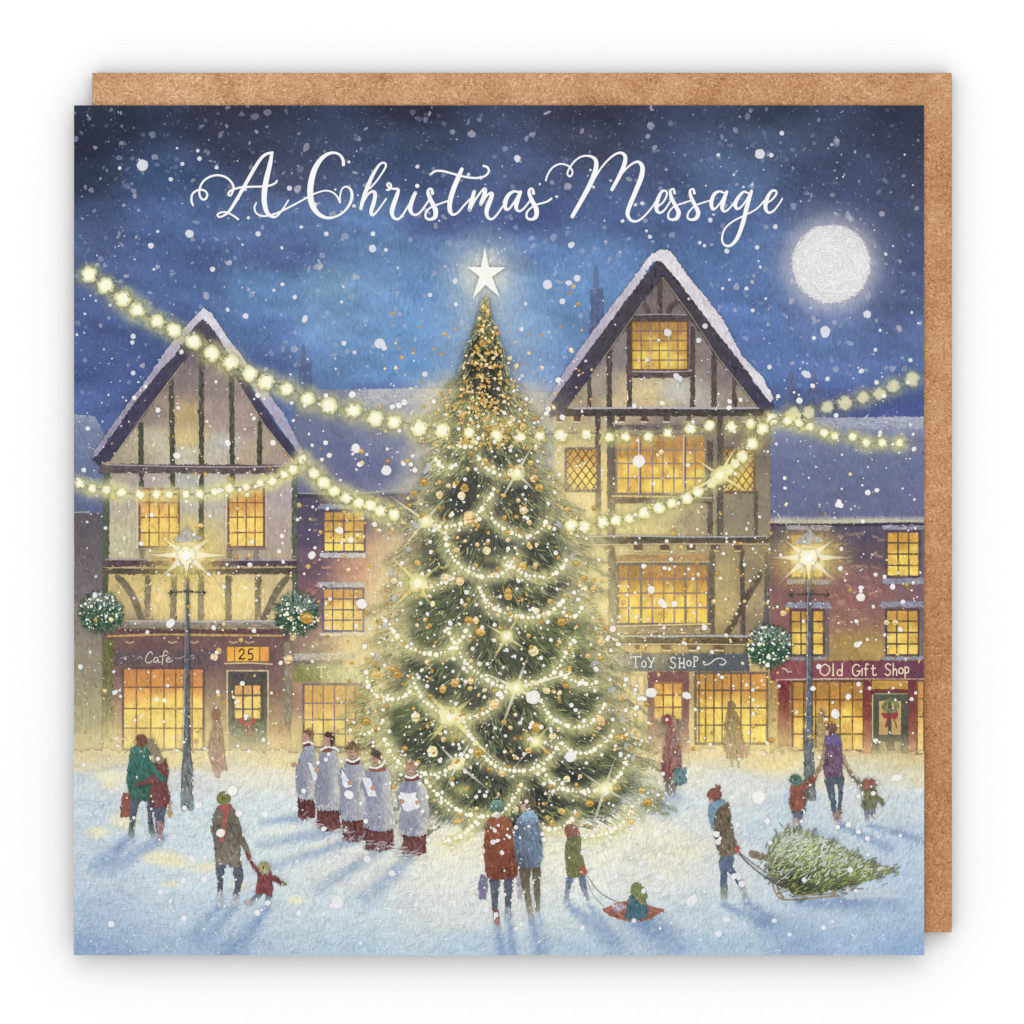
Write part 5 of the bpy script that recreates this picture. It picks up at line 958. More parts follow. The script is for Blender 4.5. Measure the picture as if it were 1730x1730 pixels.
big = [b for b in big if clear(b[1], b[2])]
big.sort(key=lambda b: -b[0])
rest = part('gold_flecks', tree, 'tiny gold foil flecks', 'stuff', 'foil')
for i, (r, x, y) in enumerate(big):
    c = GC[rng.integers(6)]; pid = part('gold_bauble', tree, None, mat='foil') if i < 70 else rest
    a_ = U(.6, 1.5) if r < 6 else 1.
    blob(pid, x, y, r, r * U(.75, 1.1), c, 11, .12, rim=tuple(int(v * U(.8, 1.02)) for v in c), rot=U(0, 3))
    if r > 3.4: stroke(pid, [(x - r * .5, y - r * .1), (x, y - r * .4), (x + r * .5, y - r * .15)], r * .28, (250, 226, 150), alpha=.6); stroke(pid, [(x - r * .5, y + r * .45), (x + r * .1, y + r * .3), (x + r * .55, y + r * .4)], r * .22, (158, 108, 30), alpha=.5)

# ---------------------------------------------------------------- choir
KC = crop(470, 1200, .17341)
GOWN = lambda x0, x1: field([(x0, 1300, (140, 148, 178)), (x0 + .3 * (x1 - x0), 1330, (136, 142, 174)), (x0 + .55 * (x1 - x0), 1330, (146, 150, 178)), (x0 + .8 * (x1 - x0), 1330, (196, 194, 192)), (x1, 1330, (230, 224, 196)), (x0, 1400, (150, 156, 180)), (x1, 1410, (214, 208, 186)), (x0 + .45 * (x1 - x0), 1400, (140, 148, 180))], 1.6, 2.)
SK = vgrad([(1330, (112, 50, 50)), (1400, (120, 56, 54)), (1440, (132, 68, 66)), (1455, (190, 170, 172))])
def choir(lab, gown, cass, face, hair, hcol, collar, ccol, book, hand, ruff, feat):
    p = part('person', None, lab); xs = [q[0] for q in gown]; x0, x1 = KC((min(xs), 0))[0][0], KC((max(xs), 0))[0][0]
    fill(p, KC(*face), (196, 136, 106), 3, .5, True, .05, dabs=12, dl=4, dw=2, djit=.05)
    for h in hand: fill(p, KC(*[(h[0] + 24 * math.cos(t), h[1] + 22 * math.sin(t)) for t in np.linspace(0, 6.283, 8)[:-1]]), (206, 138, 104), 3, .5)
    c = part('cassock', p, 'deep red cassock hem'); fill(c, KC(*cass), SK, 4, 1.4, False, .14, dabs=120, dl=8, dw=2.3, ang=1.4, djit=.16)
    g = part('surplice', p, 'blue white surplice'); fill(g, KC(*gown), GOWN(x0, x1), 4, .9, True, .06, dabs=260, dl=9, dw=2, ang=1.5, djit=.07)
    yb = max(q[1] for q in gown); n = 22
    daub(g, U(x0 + 3, x1 - 3, n), np.full(n, KC((0, yb - 10))[0][1]) + U(-3, 3, n), 1.5, 7, 2.6, rc((186, 186, 190)), .06, .8)
    fill(part('collar', p), KC(*collar), ccol, 3, .5, True, .06); stroke(part('ruff', p), KC(*ruff), 3.6, (240, 236, 228), wob=.3)
    fill(p, KC(*face), (200, 142, 112), 3, .5, True, .05, dabs=14, dl=4, dw=2, djit=.06)
    for q in feat: stroke(p, KC(*q), 1.5, (122, 66, 56), alpha=.75)
    h = part('hair', p); fill(h, KC(*hair), hcol, 3, .9, True, .14, dabs=40, dl=6, dw=1.8, djit=.18)
    if book: fill(part('song_sheet', p, 'white song sheet'), KC(*book), (228, 230, 240), 3, .4, False, .03, dabs=16, dl=8, dw=2, djit=.03)
    for hx in hand: fill(p, KC(*[(hx[0] + 27 * math.cos(t), hx[1] + 22 * math.sin(t)) for t in np.linspace(0, 6.283, 9)[:-1]]), (206, 140, 106), 3, .5)
choir('choirboy farthest left in a surplice, turned sideways', [(290, 345), (345, 345), (368, 480), (365, 640), (350, 845), (205, 845), (170, 640), (195, 500), (240, 390)], [(200, 840), (352, 845), (362, 1040), (280, 1060), (190, 1040)], [(245, 230), (265, 205), (310, 220), (310, 290), (270, 310), (245, 290)], [(250, 215), (285, 180), (335, 200), (345, 260), (315, 280), (300, 240), (265, 230)], (150, 96, 48), [(245, 330), (300, 310), (340, 330), (300, 345), (255, 350)], (128, 48, 50), None, [(155, 530)], [(250, 320), (295, 305), (335, 325)], [])
choir('second choirboy, dark haired and in profile', [(430, 395), (530, 370), (580, 480), (600, 700), (600, 950), (385, 950), (365, 760), (380, 600), (395, 510)], [(385, 945), (590, 955), (615, 1160), (500, 1180), (385, 1150)], [(435, 270), (460, 240), (510, 260), (510, 340), (460, 355), (430, 325)], [(450, 240), (490, 212), (545, 235), (550, 310), (520, 350), (500, 310), (490, 270)], (74, 54, 50), [(430, 385), (480, 365), (530, 380), (510, 400), (440, 405)], (150, 64, 50), [(288, 505), (325, 512), (385, 640), (372, 675), (342, 668)], [(378, 585)], [(425, 380), (480, 355), (550, 365), (590, 390)], [[(438, 285), (448, 285)]])
choir('middle choirboy with brown hair holding his sheet low', [(680, 500), (790, 495), (850, 600), (862, 800), (852, 1045), (612, 1045), (608, 800), (585, 690), (620, 570)], [(622, 1050), (845, 1050), (842, 1250), (730, 1275), (628, 1250)], [(668, 390), (690, 360), (760, 370), (770, 430), (730, 475), (685, 450)], [(665, 370), (690, 315), (760, 310), (795, 370), (775, 420), (740, 385), (690, 385)], (146, 102, 62), [(668, 490), (730, 510), (790, 480), (792, 515), (740, 530), (680, 520)], (128, 40, 40), [(585, 608), (640, 600), (722, 738), (655, 756)], [(700, 705)], [(670, 480), (730, 500), (795, 465)], [[(695, 405), (715, 405)], [(735, 405), (752, 405)], [(710, 445), (735, 446)]])
choir('fourth choirboy, dark haired with a broad surplice', [(890, 570), (1050, 560), (1100, 660), (1095, 830), (1130, 1140), (850, 1140), (855, 860), (800, 740), (840, 640)], [(850, 1140), (1120, 1135), (1130, 1345), (980, 1370), (840, 1345)], [(905, 460), (930, 430), (985, 440), (990, 500), (950, 535), (915, 510)], [(900, 420), (940, 385), (1000, 410), (1005, 480), (985, 500), (965, 455), (915, 440)], (92, 70, 62), [(890, 565), (960, 570), (1040, 550), (1045, 585), (960, 600), (900, 590)], (176, 84, 52), [(815, 650), (900, 660), (962, 835), (882, 838)], [(925, 755)], [(895, 550), (960, 560), (1020, 525), (1040, 490)], [[(925, 470), (945, 470)], [(935, 508), (955, 508)]])
choir('nearest choirboy, blond, facing front with an open sheet', [(1235, 690), (1365, 665), (1440, 760), (1465, 900), (1440, 1195), (1200, 1195), (1195, 1000), (1165, 860), (1185, 740)], [(1205, 1185), (1440, 1185), (1442, 1385), (1320, 1410), (1200, 1385)], [(1250, 560), (1265, 530), (1330, 530), (1345, 580), (1300, 640), (1260, 610)], [(1240, 560), (1255, 505), (1310, 485), (1350, 520), (1348, 575), (1325, 545), (1265, 545)], (196, 142, 74), [(1240, 655), (1300, 665), (1365, 645), (1365, 675), (1300, 690), (1250, 690)], (136, 54, 50), [(1185, 790), (1260, 812), (1345, 795), (1380, 945), (1265, 985), (1215, 960)], [(1210, 885), (1355, 895)], [(1242, 640), (1300, 655), (1360, 625)], [[(1268, 575), (1285, 575)], [(1312, 575), (1330, 575)], [(1288, 612), (1310, 612)]])
n = 90; x = U(490, 720, n); daub(sn, x, 1385 + .29 * (x - 500) + rng.normal(0, 6, n), -.3, 12, 2.6, rc((206, 212, 218)), .03, .5)

# ---------------------------------------------------------------- people in the square, seen from behind
JE = vgrad([(1300, (84, 96, 116)), (1600, (84, 100, 124))])
def figure(lab, k, skin=(), legs=(), coat=(), hat=(), extra=(), lc=(84, 94, 114), cc=(120, 60, 40), hc=(120, 60, 40), nd=220, da=1.3, fade=True):
    p = part('person', None, lab)
    for q, c in skin: fill(p, k(*q), c, 3, .5, True, .06)
    for q in legs: fill(p, k(*(q[0] if isinstance(q, tuple) else q)), q[1] if isinstance(q, tuple) else lc, 4, .9, True, .12, dabs=60, dl=6, dw=2, ang=1.5, djit=.14)
    if coat: c = part('coat', p); fill(c, k(*coat[0]), cc, 4, 1.0, True, .1, dabs=nd, dl=8, dw=2.2, ang=da, djit=.14)
    for q in coat[1:]: fill(c, k(*q), cc, 4, .8, True, .1, dabs=40, dl=7, dw=2, ang=da, djit=.12)
    for q in hat: fill(part('hat', p), k(*q), hc, 3, .9, True, .1, dabs=30, dl=5, dw=2, djit=.15)
    if legs and fade:
        xs = [v[0] for q in legs for v in k(*(q[0] if isinstance(q, tuple) else q))]; ys = [v[1] for q in legs for v in k(*(q[0] if isinstance(q, tuple) else q))]
        yb = max(ys); band(min(xs) - 40, yb - 26, max(xs) + 40, yb + 6, (206, 214, 224), [(yb - 26, 0), (yb - 8, .35), (yb, .75), (yb + 6, .9)], only=[p])
    for nm, q, c in extra: fill(part(nm, p), k(*q), c, 3, .8, True, .1, dabs=24, dl=6, dw=2, djit=.13)
    return p
def ring(cx, cy, rx, ry=None): return [(cx + rx * math.cos(t), cy + (ry or rx) * math.sin(t)) for t in np.linspace(0, 6.283, 11)[:-1]]
def bag(lab, k, q, c): fill(part('shopping_bag', None, lab), k(*q), c, 4, 1.1, False, .1, dabs=40, dl=7, dw=2.2, djit=.13)
bag('rust red bag in the hand of the man in green', K4, [(378, 1125), (430, 1125), (447, 1200), (438, 1295), (362, 1300), (365, 1200)], (160, 78, 56)); bag('ochre bag beside the woman in maroon', K4, [(702, 1185), (735, 1180), (748, 1295), (715, 1302)], (196, 150, 84))
figure('man in a green coat with his arm round a woman', K4, legs=[[(443, 1160), (505, 1160), (480, 1270), (460, 1370), (432, 1370), (430, 1300)], ([(430, 1350), (466, 1350), (452, 1455), (424, 1455)], (64, 104, 66)), [(548, 1160), (605, 1160), (595, 1280), (608, 1380), (575, 1380), (562, 1280)], ([(572, 1370), (608, 1370), (605, 1450), (580, 1448)], (70, 104, 84))],
       coat=[[(440, 800), (495, 785), (560, 800), (590, 880), (600, 980), (588, 1080), (580, 1165), (500, 1172), (438, 1160), (415, 1080), (408, 1010), (425, 900)]], cc=vgrad([(1260, (62, 128, 112)), (1290, (44, 114, 96)), (1350, (48, 106, 88))]), hat=[], extra=[('hair', ring(515, 742, 46, 48), (132, 74, 46))])
figure('woman in a maroon coat with long fair hair', K4, legs=[[(598, 1210), (690, 1210), (685, 1300), (672, 1390), (630, 1390), (612, 1300)], ([(628, 1340), (675, 1340), (658, 1490), (640, 1490)], (176, 116, 124))],
       coat=[[(600, 920), (650, 890), (690, 880), (715, 960), (705, 1060), (725, 1160), (700, 1215), (640, 1225), (590, 1208), (585, 1080)], [(610, 980), (560, 1020), (485, 1055), (490, 1072), (560, 1055), (620, 1030)]], cc=(132, 62, 62), extra=[('hair', [(560, 740), (600, 725), (635, 780), (655, 840), (685, 880), (660, 905), (625, 900), (590, 840), (560, 790)], (150, 130, 88)), ('sleeve', [(560, 860), (600, 900), (650, 970), (698, 1020), (680, 1042), (620, 1000), (570, 940)], (46, 112, 94))])
KB = crop(300, 1280, .18493)
figure('person in a long brown coat, green hat and red scarf', KB, legs=[[(352, 980), (438, 980), (418, 1100), (412, 1240), (372, 1240), (362, 1120)], ([(372, 1230), (412, 1230), (408, 1350), (370, 1350)], (176, 180, 186)), [(512, 980), (582, 970), (602, 1080), (580, 1190), (555, 1260), (510, 1260), (525, 1150)], ([(512, 1250), (556, 1250), (548, 1350), (504, 1350)], (170, 176, 184))],
       coat=[[(360, 460), (420, 440), (490, 440), (540, 500), (565, 620), (580, 740), (575, 860), (585, 970), (510, 1002), (430, 975), (355, 985), (342, 860), (328, 740), (310, 650), (330, 540)], [(530, 500), (565, 580), (600, 700), (650, 820), (670, 890), (640, 905), (600, 830), (565, 740)]], cc=vgrad([(1360, (124, 112, 92)), (1400, (108, 98, 76)), (1465, (136, 124, 100))]), hat=[ring(424, 370, 62, 66)], hc=(122, 130, 52), extra=[('scarf', [(365, 450), (420, 425), (485, 425), (498, 445), (470, 520), (450, 620), (430, 760), (385, 760), (400, 640), (415, 520), (400, 470)], (188, 80, 66)), ('mitten', [(620, 855), (660, 870), (672, 905), (640, 905)], (150, 66, 62))])
figure('small child in a red coat kicking up one foot', KB, legs=[[(722, 1230), (775, 1240), (735, 1290), (690, 1315), (680, 1295)], ([(690, 1290), (680, 1330), (645, 1345), (615, 1320), (612, 1295), (640, 1308)], (176, 140, 130)), [(808, 1250), (862, 1250), (855, 1320), (842, 1370), (815, 1370)]], coat=[[(740, 1050), (800, 1065), (850, 1045), (865, 1150), (862, 1260), (790, 1240), (712, 1230), (730, 1140)], [(655, 890), (690, 950), (740, 1020), (740, 1065), (700, 1020), (640, 905)], [(845, 1060), (900, 1090), (960, 1125), (950, 1155), (890, 1130), (845, 1105)]], cc=(146, 56, 58), lc=(92, 124, 132), nd=90, hat=[ring(795, 1000, 58, 52)], hc=(170, 160, 88), extra=[('mitten', ring(985, 1143, 24, 16), (140, 132, 62))])
KO = crop(760, 1300, .21965)
bag('violet bag held by the woman in orange', KO, [(232, 808), (290, 815), (292, 900), (275, 995), (222, 998), (215, 920)], (122, 116, 166)); bag('pale lilac bag between the two adults in front of the tree', KO, [(512, 805), (556, 815), (560, 900), (550, 995), (522, 990)], (176, 164, 178))
figure('woman in an orange coat and green bobble hat before the tree', KO, legs=[[(308, 835), (382, 835), (372, 950), (365, 1085), (330, 1085), (318, 950)], ([(330, 1075), (366, 1075), (386, 1180), (372, 1218), (345, 1160)], (156, 84, 62)), [(416, 835), (486, 835), (478, 950), (465, 1080), (430, 1080), (422, 950)], ([(430, 1070), (465, 1070), (460, 1145), (432, 1145)], (160, 174, 192))],
       coat=[[(285, 400), (330, 368), (390, 358), (445, 372), (482, 430), (498, 560), (520, 700), (520, 790), (495, 830), (420, 842), (340, 838), (285, 820), (268, 700), (260, 620), (268, 500)]], cc=vgrad([(1380, (176, 86, 52)), (1420, (162, 68, 34)), (1480, (140, 60, 36))]), nd=330, hat=[ring(364, 285, 60, 55)], hc=vgrad([(1350, (112, 162, 130)), (1375, (70, 122, 92))]), extra=[('bobble', ring(364, 352, 26, 24), (226, 218, 196))])
figure('man in a blue jacket beside the woman in orange', KO, skin=[([(545, 275), (580, 265), (600, 310), (570, 330), (548, 305)], (210, 160, 130))], legs=[[(535, 740), (620, 740), (612, 880), (628, 1020), (632, 1150), (612, 1150), (580, 1000), (548, 860)], [(636, 740), (692, 735), (696, 900), (688, 1080), (662, 1090), (645, 930)]], lc=vgrad([(1460, (92, 82, 56)), (1540, (138, 128, 100))]),
       coat=[[(530, 370), (590, 325), (650, 330), (690, 400), (706, 500), (712, 620), (690, 740), (620, 748), (535, 745), (505, 660), (488, 520), (500, 430)]], cc=field([(875, 1400, (94, 112, 140)), (880, 1450, (84, 98, 126)), (908, 1400, (100, 132, 166)), (912, 1440, (110, 142, 176)), (890, 1380, (130, 160, 190))]), nd=280, extra=[('hair', [(540, 250), (560, 205), (610, 192), (652, 215), (655, 270), (630, 305), (590, 290), (570, 262)], (112, 94, 66)), ('collar', [(545, 350), (580, 325), (640, 310), (672, 350), (660, 372), (600, 360), (556, 378)], (134, 176, 206))])
rp = part('tow_rope', None, 'thin cords from the child in green to the red sledge'); stroke(rp, KO((1058, 820), (1130, 920), (1200, 975), (1280, 1015)), 1.5, (132, 124, 104), alpha=.9); stroke(rp, KO((1052, 845), (1095, 950), (1180, 1052)), 1.3, (156, 148, 128), alpha=.8)
figure('child in a green coat and red hat towing the red sledge', KO, legs=[[(905, 815), (958, 815), (925, 910), (910, 1030), (880, 1032), (888, 920)], [(988, 815), (1036, 815), (1055, 910), (1072, 1000), (1045, 1005), (1012, 920)]], lc=vgrad([(1480, (80, 112, 152)), (1530, (156, 150, 170))]), coat=[[(900, 530), (950, 510), (1000, 520), (1010, 620), (1035, 720), (1045, 790), (990, 825), (910, 822), (890, 730), (884, 620)]], cc=(118, 120, 56), nd=140, hat=[[(880, 470), (900, 425), (945, 418), (980, 450), (1000, 500), (960, 522), (900, 520)]], hc=(164, 92, 72), extra=[('mitten', [(1002, 760), (1040, 752), (1054, 795), (1025, 812)], (204, 82, 54))])
sl = part('sledge', None, 'red orange saucer sledge pulled by cords'); fill(sl, KO((1178, 1085), (1230, 1045), (1310, 1015), (1450, 1020), (1560, 1055), (1645, 1075), (1600, 1112), (1500, 1160), (1370, 1165), (1250, 1128)), vgrad([(1522, (196, 104, 74)), (1555, (172, 82, 56))]), 4, 1.0, True, .12, dabs=110, dl=8, dw=2.3, ang=.2, djit=.15)
figure('toddler in a teal coat and green hood sitting on the red sledge', KO, skin=[([(1400, 1100), (1490, 1100), (1470, 1150), (1390, 1148)], (40, 70, 92))], coat=[[(1385, 970), (1440, 960), (1500, 985), (1525, 1080), (1510, 1130), (1440, 1155), (1350, 1135), (1355, 1080)]], cc=(58, 112, 134), nd=70, hat=[[(1395, 890), (1440, 865), (1490, 900), (1520, 975), (1490, 1010), (1440, 990), (1395, 960)]], hc=(122, 132, 60), extra=[('bundle', [(1250, 1050), (1310, 1025), (1360, 1050), (1320, 1085), (1280, 1095)], (176, 156, 172)), ('scarf', [(1420, 985), (1490, 1000), (1500, 1045), (1460, 1020)], (140, 136, 70))])
KT = crop(1160, 1280, .23699)
fir = part('fir_tree', None, 'cut fir tree dusted with snow lying on a wooden sledge')
fill(part('trunk', fir), KT((442, 665), (480, 662), (580, 700), (575, 735), (510, 725), (455, 708)), (134, 120, 88), 3, 1.0, True, .1, dabs=30, dl=7, dw=2, ang=.3)
wd = part('sledge', None, 'low wooden sledge under the fir tree')
for q, w_ in (([(612, 880), (620, 930), (650, 985), (690, 1010), (780, 1010), (860, 1004), (1000, 990), (1080, 982)], 3), ([(640, 890), (655, 950), (690, 1000)], 3.4), ([(760, 950), (790, 965), (850, 975), (1000, 970), (1060, 960)], 3), ([(830, 930), (820, 970), (860, 998)], 3), ([(1040, 930), (1050, 970), (1080, 985)], 3)): stroke(wd, KT(*q), w_, (158, 132, 82), jit=.15, wob=.3)
FO = KT((590, 640), (640, 560), (720, 510), (790, 500), (900, 545), (1040, 600), (1200, 690), (1330, 745), (1480, 800), (1370, 850), (1200, 905), (1090, 930), (950, 955), (800, 975), (700, 930), (610, 860), (578, 760))
FC = field([(1310, 1430, (146, 156, 112)), (1340, 1410, (176, 186, 160)), (1360, 1440, (150, 168, 96)), (1310, 1480, (96, 96, 72)), (1350, 1490, (74, 76, 58)), (1390, 1480, (112, 128, 66)), (1420, 1450, (160, 176, 128)), (1440, 1480, (120, 136, 74)), (1420, 1500, (80, 84, 60)), (1490, 1472, (136, 142, 104))])
fill(fir, FO, FC, 4, 2.4, True, .12)
FP = np.array(FO); n = 2600; x = U(1290, 1512, n); y = U(1392, 1516, n); k = inside(FP, x, y); x, y = x[k], y[k]; c = FC(x, y)
daub(fir, x, y, -.75 + .6 * (y - 1460) / 60, 11, 1.8, c * U(.65, 1.3, (len(x), 1)), .1, .9)
m = U(0, 1, len(x)) < np.clip((1495 - y) / 100, 0, .6); daub(fir, x[m], y[m], -.7, 10, 2.2, rc((222, 228, 222)), .04, .7)
m = U(0, 1, len(x)) < .14; daub(fir, x[m], y[m], -.7, 10, 1.8, rc((150, 186, 72)), .08, .8)
i = rng.integers(0, len(FP), 260); daub(fir, FP[i, 0] + rng.normal(0, 5, 260), FP[i, 1] + rng.normal(0, 5, 260), -.75 + .9 * (FP[i, 1] - 1455) / 60, 11, 1.6, rc((104, 110, 74)), .2, .75)
rp = part('tow_rope', None, 'two dark cords from the red mitten to the wooden sledge'); stroke(rp, KT((372, 680), (430, 745), (520, 820), (620, 888), (680, 920)), 1.8, (70, 76, 88)); stroke(rp, KT((380, 682), (470, 750), (575, 822)), 1.5, (76, 82, 94), alpha=.9)
figure('person in a brown coat and red bobble hat towing a fir tree', KT, skin=[([(150, 300), (175, 285), (195, 310), (170, 332)], (222, 166, 146))], legs=[[(242, 695), (330, 690), (300, 790), (288, 880), (285, 960), (248, 960), (238, 840)], [(300, 700), (332, 695), (338, 790), (380, 860), (415, 930), (385, 935), (335, 860), (290, 800)], ([(248, 920), (290, 900), (284, 1010), (250, 1012)], (124, 138, 122)), ([(380, 915), (415, 915), (436, 1015), (408, 1022)], (150, 162, 160))], lc=(84, 104, 140),
       coat=[[(215, 365), (270, 325), (300, 325), (310, 380), (325, 480), (350, 600), (358, 660), (330, 690), (245, 702), (215, 650), (200, 560), (190, 470)]], cc=vgrad([(1355, (112, 92, 64)), (1440, (122, 104, 76))]), nd=200, da=1.2, hat=[ring(198, 262, 54, 46), ring(222, 212, 22, 20)], hc=(158, 80, 64), extra=[('hood', [(160, 335), (200, 310), (262, 296), (272, 325), (225, 360), (200, 400), (190, 480), (180, 520), (165, 460), (155, 390)], (104, 152, 182)), ('mitten', [(345, 635), (370, 632), (382, 672), (350, 682)], (206, 80, 70))])
bag('teal shopping bag of the woman in red', KR, [(698, 1208), (812, 1200), (820, 1338), (762, 1360), (700, 1350)], (92, 138, 144))
figure('woman in a long red coat walking towards the toy shop door', KR, legs=[[(622, 1280), (690, 1280), (668, 1360), (655, 1450), (640, 1440), (630, 1360)], [(690, 1350), (728, 1350), (705, 1410), (692, 1440), (682, 1400)]], lc=(122, 96, 86), coat=[[(660, 870), (700, 860), (735, 900), (755, 1000), (770, 1150), (765, 1200), (695, 1205), (690, 1290), (620, 1292), (605, 1230), (605, 1120), (630, 990)]], cc=field([(1128, 1250, (160, 84, 58)), (1142, 1250, (170, 130, 124)), (1128, 1300, (150, 68, 54)), (1145, 1290, (172, 110, 98))]), nd=150, hat=[[(600, 760), (640, 745), (690, 760), (705, 810), (690, 850), (640, 830), (608, 800)]], hc=(172, 72, 66), extra=[('scarf', [(690, 800), (720, 790), (730, 840), (715, 890), (690, 880)], (178, 120, 100))])
figure('man in a purple jacket leading two children by the hand', KG, skin=[([(548, 745), (570, 740), (575, 770), (556, 778)], (222, 186, 160))], legs=[[(545, 1110), (696, 1110), (690, 1220), (682, 1330), (672, 1420), (642, 1420), (655, 1300), (650, 1200), (622, 1190), (640, 1410), (612, 1425), (588, 1330), (562, 1220)], ([(610, 1420), (645, 1405), (655, 1490), (638, 1496)], (168, 112, 84)), ([(648, 1400), (682, 1395), (668, 1480), (650, 1492)], (162, 108, 84))], lc=(78, 100, 116),
       coat=[[(548, 830), (610, 820), (672, 825), (688, 900), (700, 1000), (690, 1115), (620, 1122), (552, 1118), (530, 1040), (525, 980), (540, 900)]], cc=vgrad([(1250, (116, 78, 116)), (1310, (124, 84, 118))]), nd=150, hat=[[(540, 720), (560, 685), (610, 675), (645, 700), (640, 745), (600, 765), (560, 740)]], hc=(130, 78, 54), extra=[('scarf', [(548, 790), (600, 775), (660, 775), (675, 840), (640, 860), (590, 845), (550, 850)], (106, 90, 158)), ('sleeve', [(545, 850), (520, 930), (500, 1010), (455, 1100), (475, 1118), (515, 1060), (540, 980)], (160, 132, 84)), ('sleeve', [(682, 900), (710, 960), (740, 1030), (772, 1090), (750, 1110), (715, 1050), (690, 980)], (166, 138, 92))])
figure('child in a rust red coat and green hat, left hand of the family', KG, legs=[[(278, 1385), (322, 1385), (328, 1440), (345, 1390), (388, 1370), (355, 1450), (330, 1480), (300, 1480), (290, 1440)], ([(298, 1460), (332, 1460), (310, 1515), (290, 1520)], (196, 136, 122))], coat=[[(272, 1190), (320, 1178), (370, 1190), (395, 1250), (385, 1340), (335, 1392), (265, 1372), (264, 1280)], [(350, 1180), (400, 1150), (455, 1110), (475, 1125), (450, 1170), (390, 1220), (360, 1230)]], cc=(160, 78, 52), nd=70, hat=[[(248, 1125), (290, 1095), (340, 1105), (365, 1150), (320, 1188), (270, 1165)]], hc=(70, 118, 100))
figure('child in an olive coat and red bobble hat, right hand of the family', KG, legs=[[(862, 1365), (905, 1365), (905, 1420), (900, 1480), (875, 1480), (868, 1420)], [(905, 1365), (952, 1350), (946, 1420), (940, 1460), (918, 1430)]], coat=[[(845, 1215), (900, 1205), (960, 1212), (968, 1290), (955, 1368), (852, 1368), (848, 1290)], [(770, 1095), (810, 1130), (850, 1170), (868, 1215), (840, 1232), (800, 1170), (760, 1115)], [(955, 1245), (995, 1285), (1028, 1325), (1012, 1352), (975, 1310), (950, 1290)]], cc=(114, 118, 74), nd=60, hat=[ring(898, 1172, 50, 50), ring(955, 1165, 16, 16)], hc=(164, 84, 68), lc=(112, 116, 136))

# ---------------------------------------------------------------- strings of bulbs across the square
def light_string(lab, cord, bulbs, R, hal, dim=0.):
    p = part('light_string', None, lab)
    big_ = [1. if (x < 760 or len(bulbs) < 30) else .72 for x, y in bulbs]
    for i, (x, y) in enumerate(bulbs):
        h = hal * U(.85, 1.15) * big_[i]
        glow(x + U(-2, 2), y + 3, h * 1.5, h * 1.4, (228, 222, 146), .55 - dim, 1.3, nz=.5); glow(x, y, h * 1.05, h * 1.05, (243, 238, 168), .92 - dim, 1.1, nz=.4)
    stroke(p, cord, 1.6, (104, 96, 84), alpha=.7)
    for i, (x, y) in enumerate(bulbs):
        b = part('bulb', p, None, mat='soft'); r = R * U(.85, 1.1) * big_[i]; h = hal * big_[i]
        n = 12; a = U(0, 6.283, n); q = h * U(.4, .9, n); daub(b, x + q * np.cos(a), y + q * np.sin(a), a, r * .9, 1.4, rc((240, 234, 160)), .03, .35 - .7 * dim, ajit=.1)
        soft(b, x, y, r, r * 1.5, (253, 251, 226) if dim < .2 else (226, 220, 186), (246, 241, 186), 1 - dim, .8 - dim, 18, 1.0)
S1 = [(151,464),(179,483),(208,505),(233,524),(266,543),(294,558),(328,577),(358,597),(390,613),(423,632),(450,645),(485,657),(520,674),(556,686),(597,694),(634,707),(666,713),(708,723),(747,727),(793,731),(839,735),(880,739),(912,737),(947,736),(991,734),(1029,739),(1057,738),(1095,738),(1128,731),(1167,724),(1198,719),(1235,721),(1268,716),(1304,708)]
light_string('long string of bulbs crossing from the upper left to the big gable', [(X0, 430), (138, 446), (150, 456)] + [(x, y - 3) for x, y in S1], S1, 9, 24)
S2 = [(1339,700),(1366,696),(1398,688),(1427,681),(1458,672),(1485,665),(1509,653),(1540,641)]
light_string('dimmer string of bulbs rising to the right edge', [(1304, 708)] + [(x, y - 4) for x, y in S2] + [(X1, 627)], S2, 8, 20, .25)
S3 = [(1330,711),(1349,714),(1368,721),(1392,731),(1410,737),(1440,738),(1463,748),(1490,748),(1519,748)]
light_string('small string of bulbs sagging to the right edge', [(1304, 708)] + S3 + [(X1, 746)], S3, 5, 18, .05)
S4 = [(1288,725),(1270,750),(1254,771),(1242,783),(1228,795),(1202,816),(1179,831),(1160,842),(1135,850),(1113,858),(1088,867),(1063,876),(1040,879),(1018,882),(988,889),(965,887)]
light_string('string of bulbs looping down across the toy shop house', [(1304, 708)] + S4, S4, 6.5, 20)
sparkle(len(PARTS) - 1 - len(S4), 1215, 803, 46, (240, 234, 180), R4((30, .9), (150, 1.1), (215, .8), (-60, .9), (-40, 1.1)), 7, 12)
S5 = [(135,817),(156,825),(180,827),(205,832),(237,836),(265,835),(286,835),(314,835),(337,835),(363,831),(388,825),(416,823),(440,816),(460,813),(480,801),(495,793),(511,776)]
light_string('string of bulbs across the cafe house upper windows', [(X0, 814)] + S5, S5, 5.6, 19)
S6 = [(531,800),(547,816),(565,829),(585,841),(606,850),(626,854),(643,863),(666,869)]
light_string('short string of bulbs from the cafe roof to the tree', [(511, 776)] + S6 + [(700, 878)], S6, 7.5, 24)

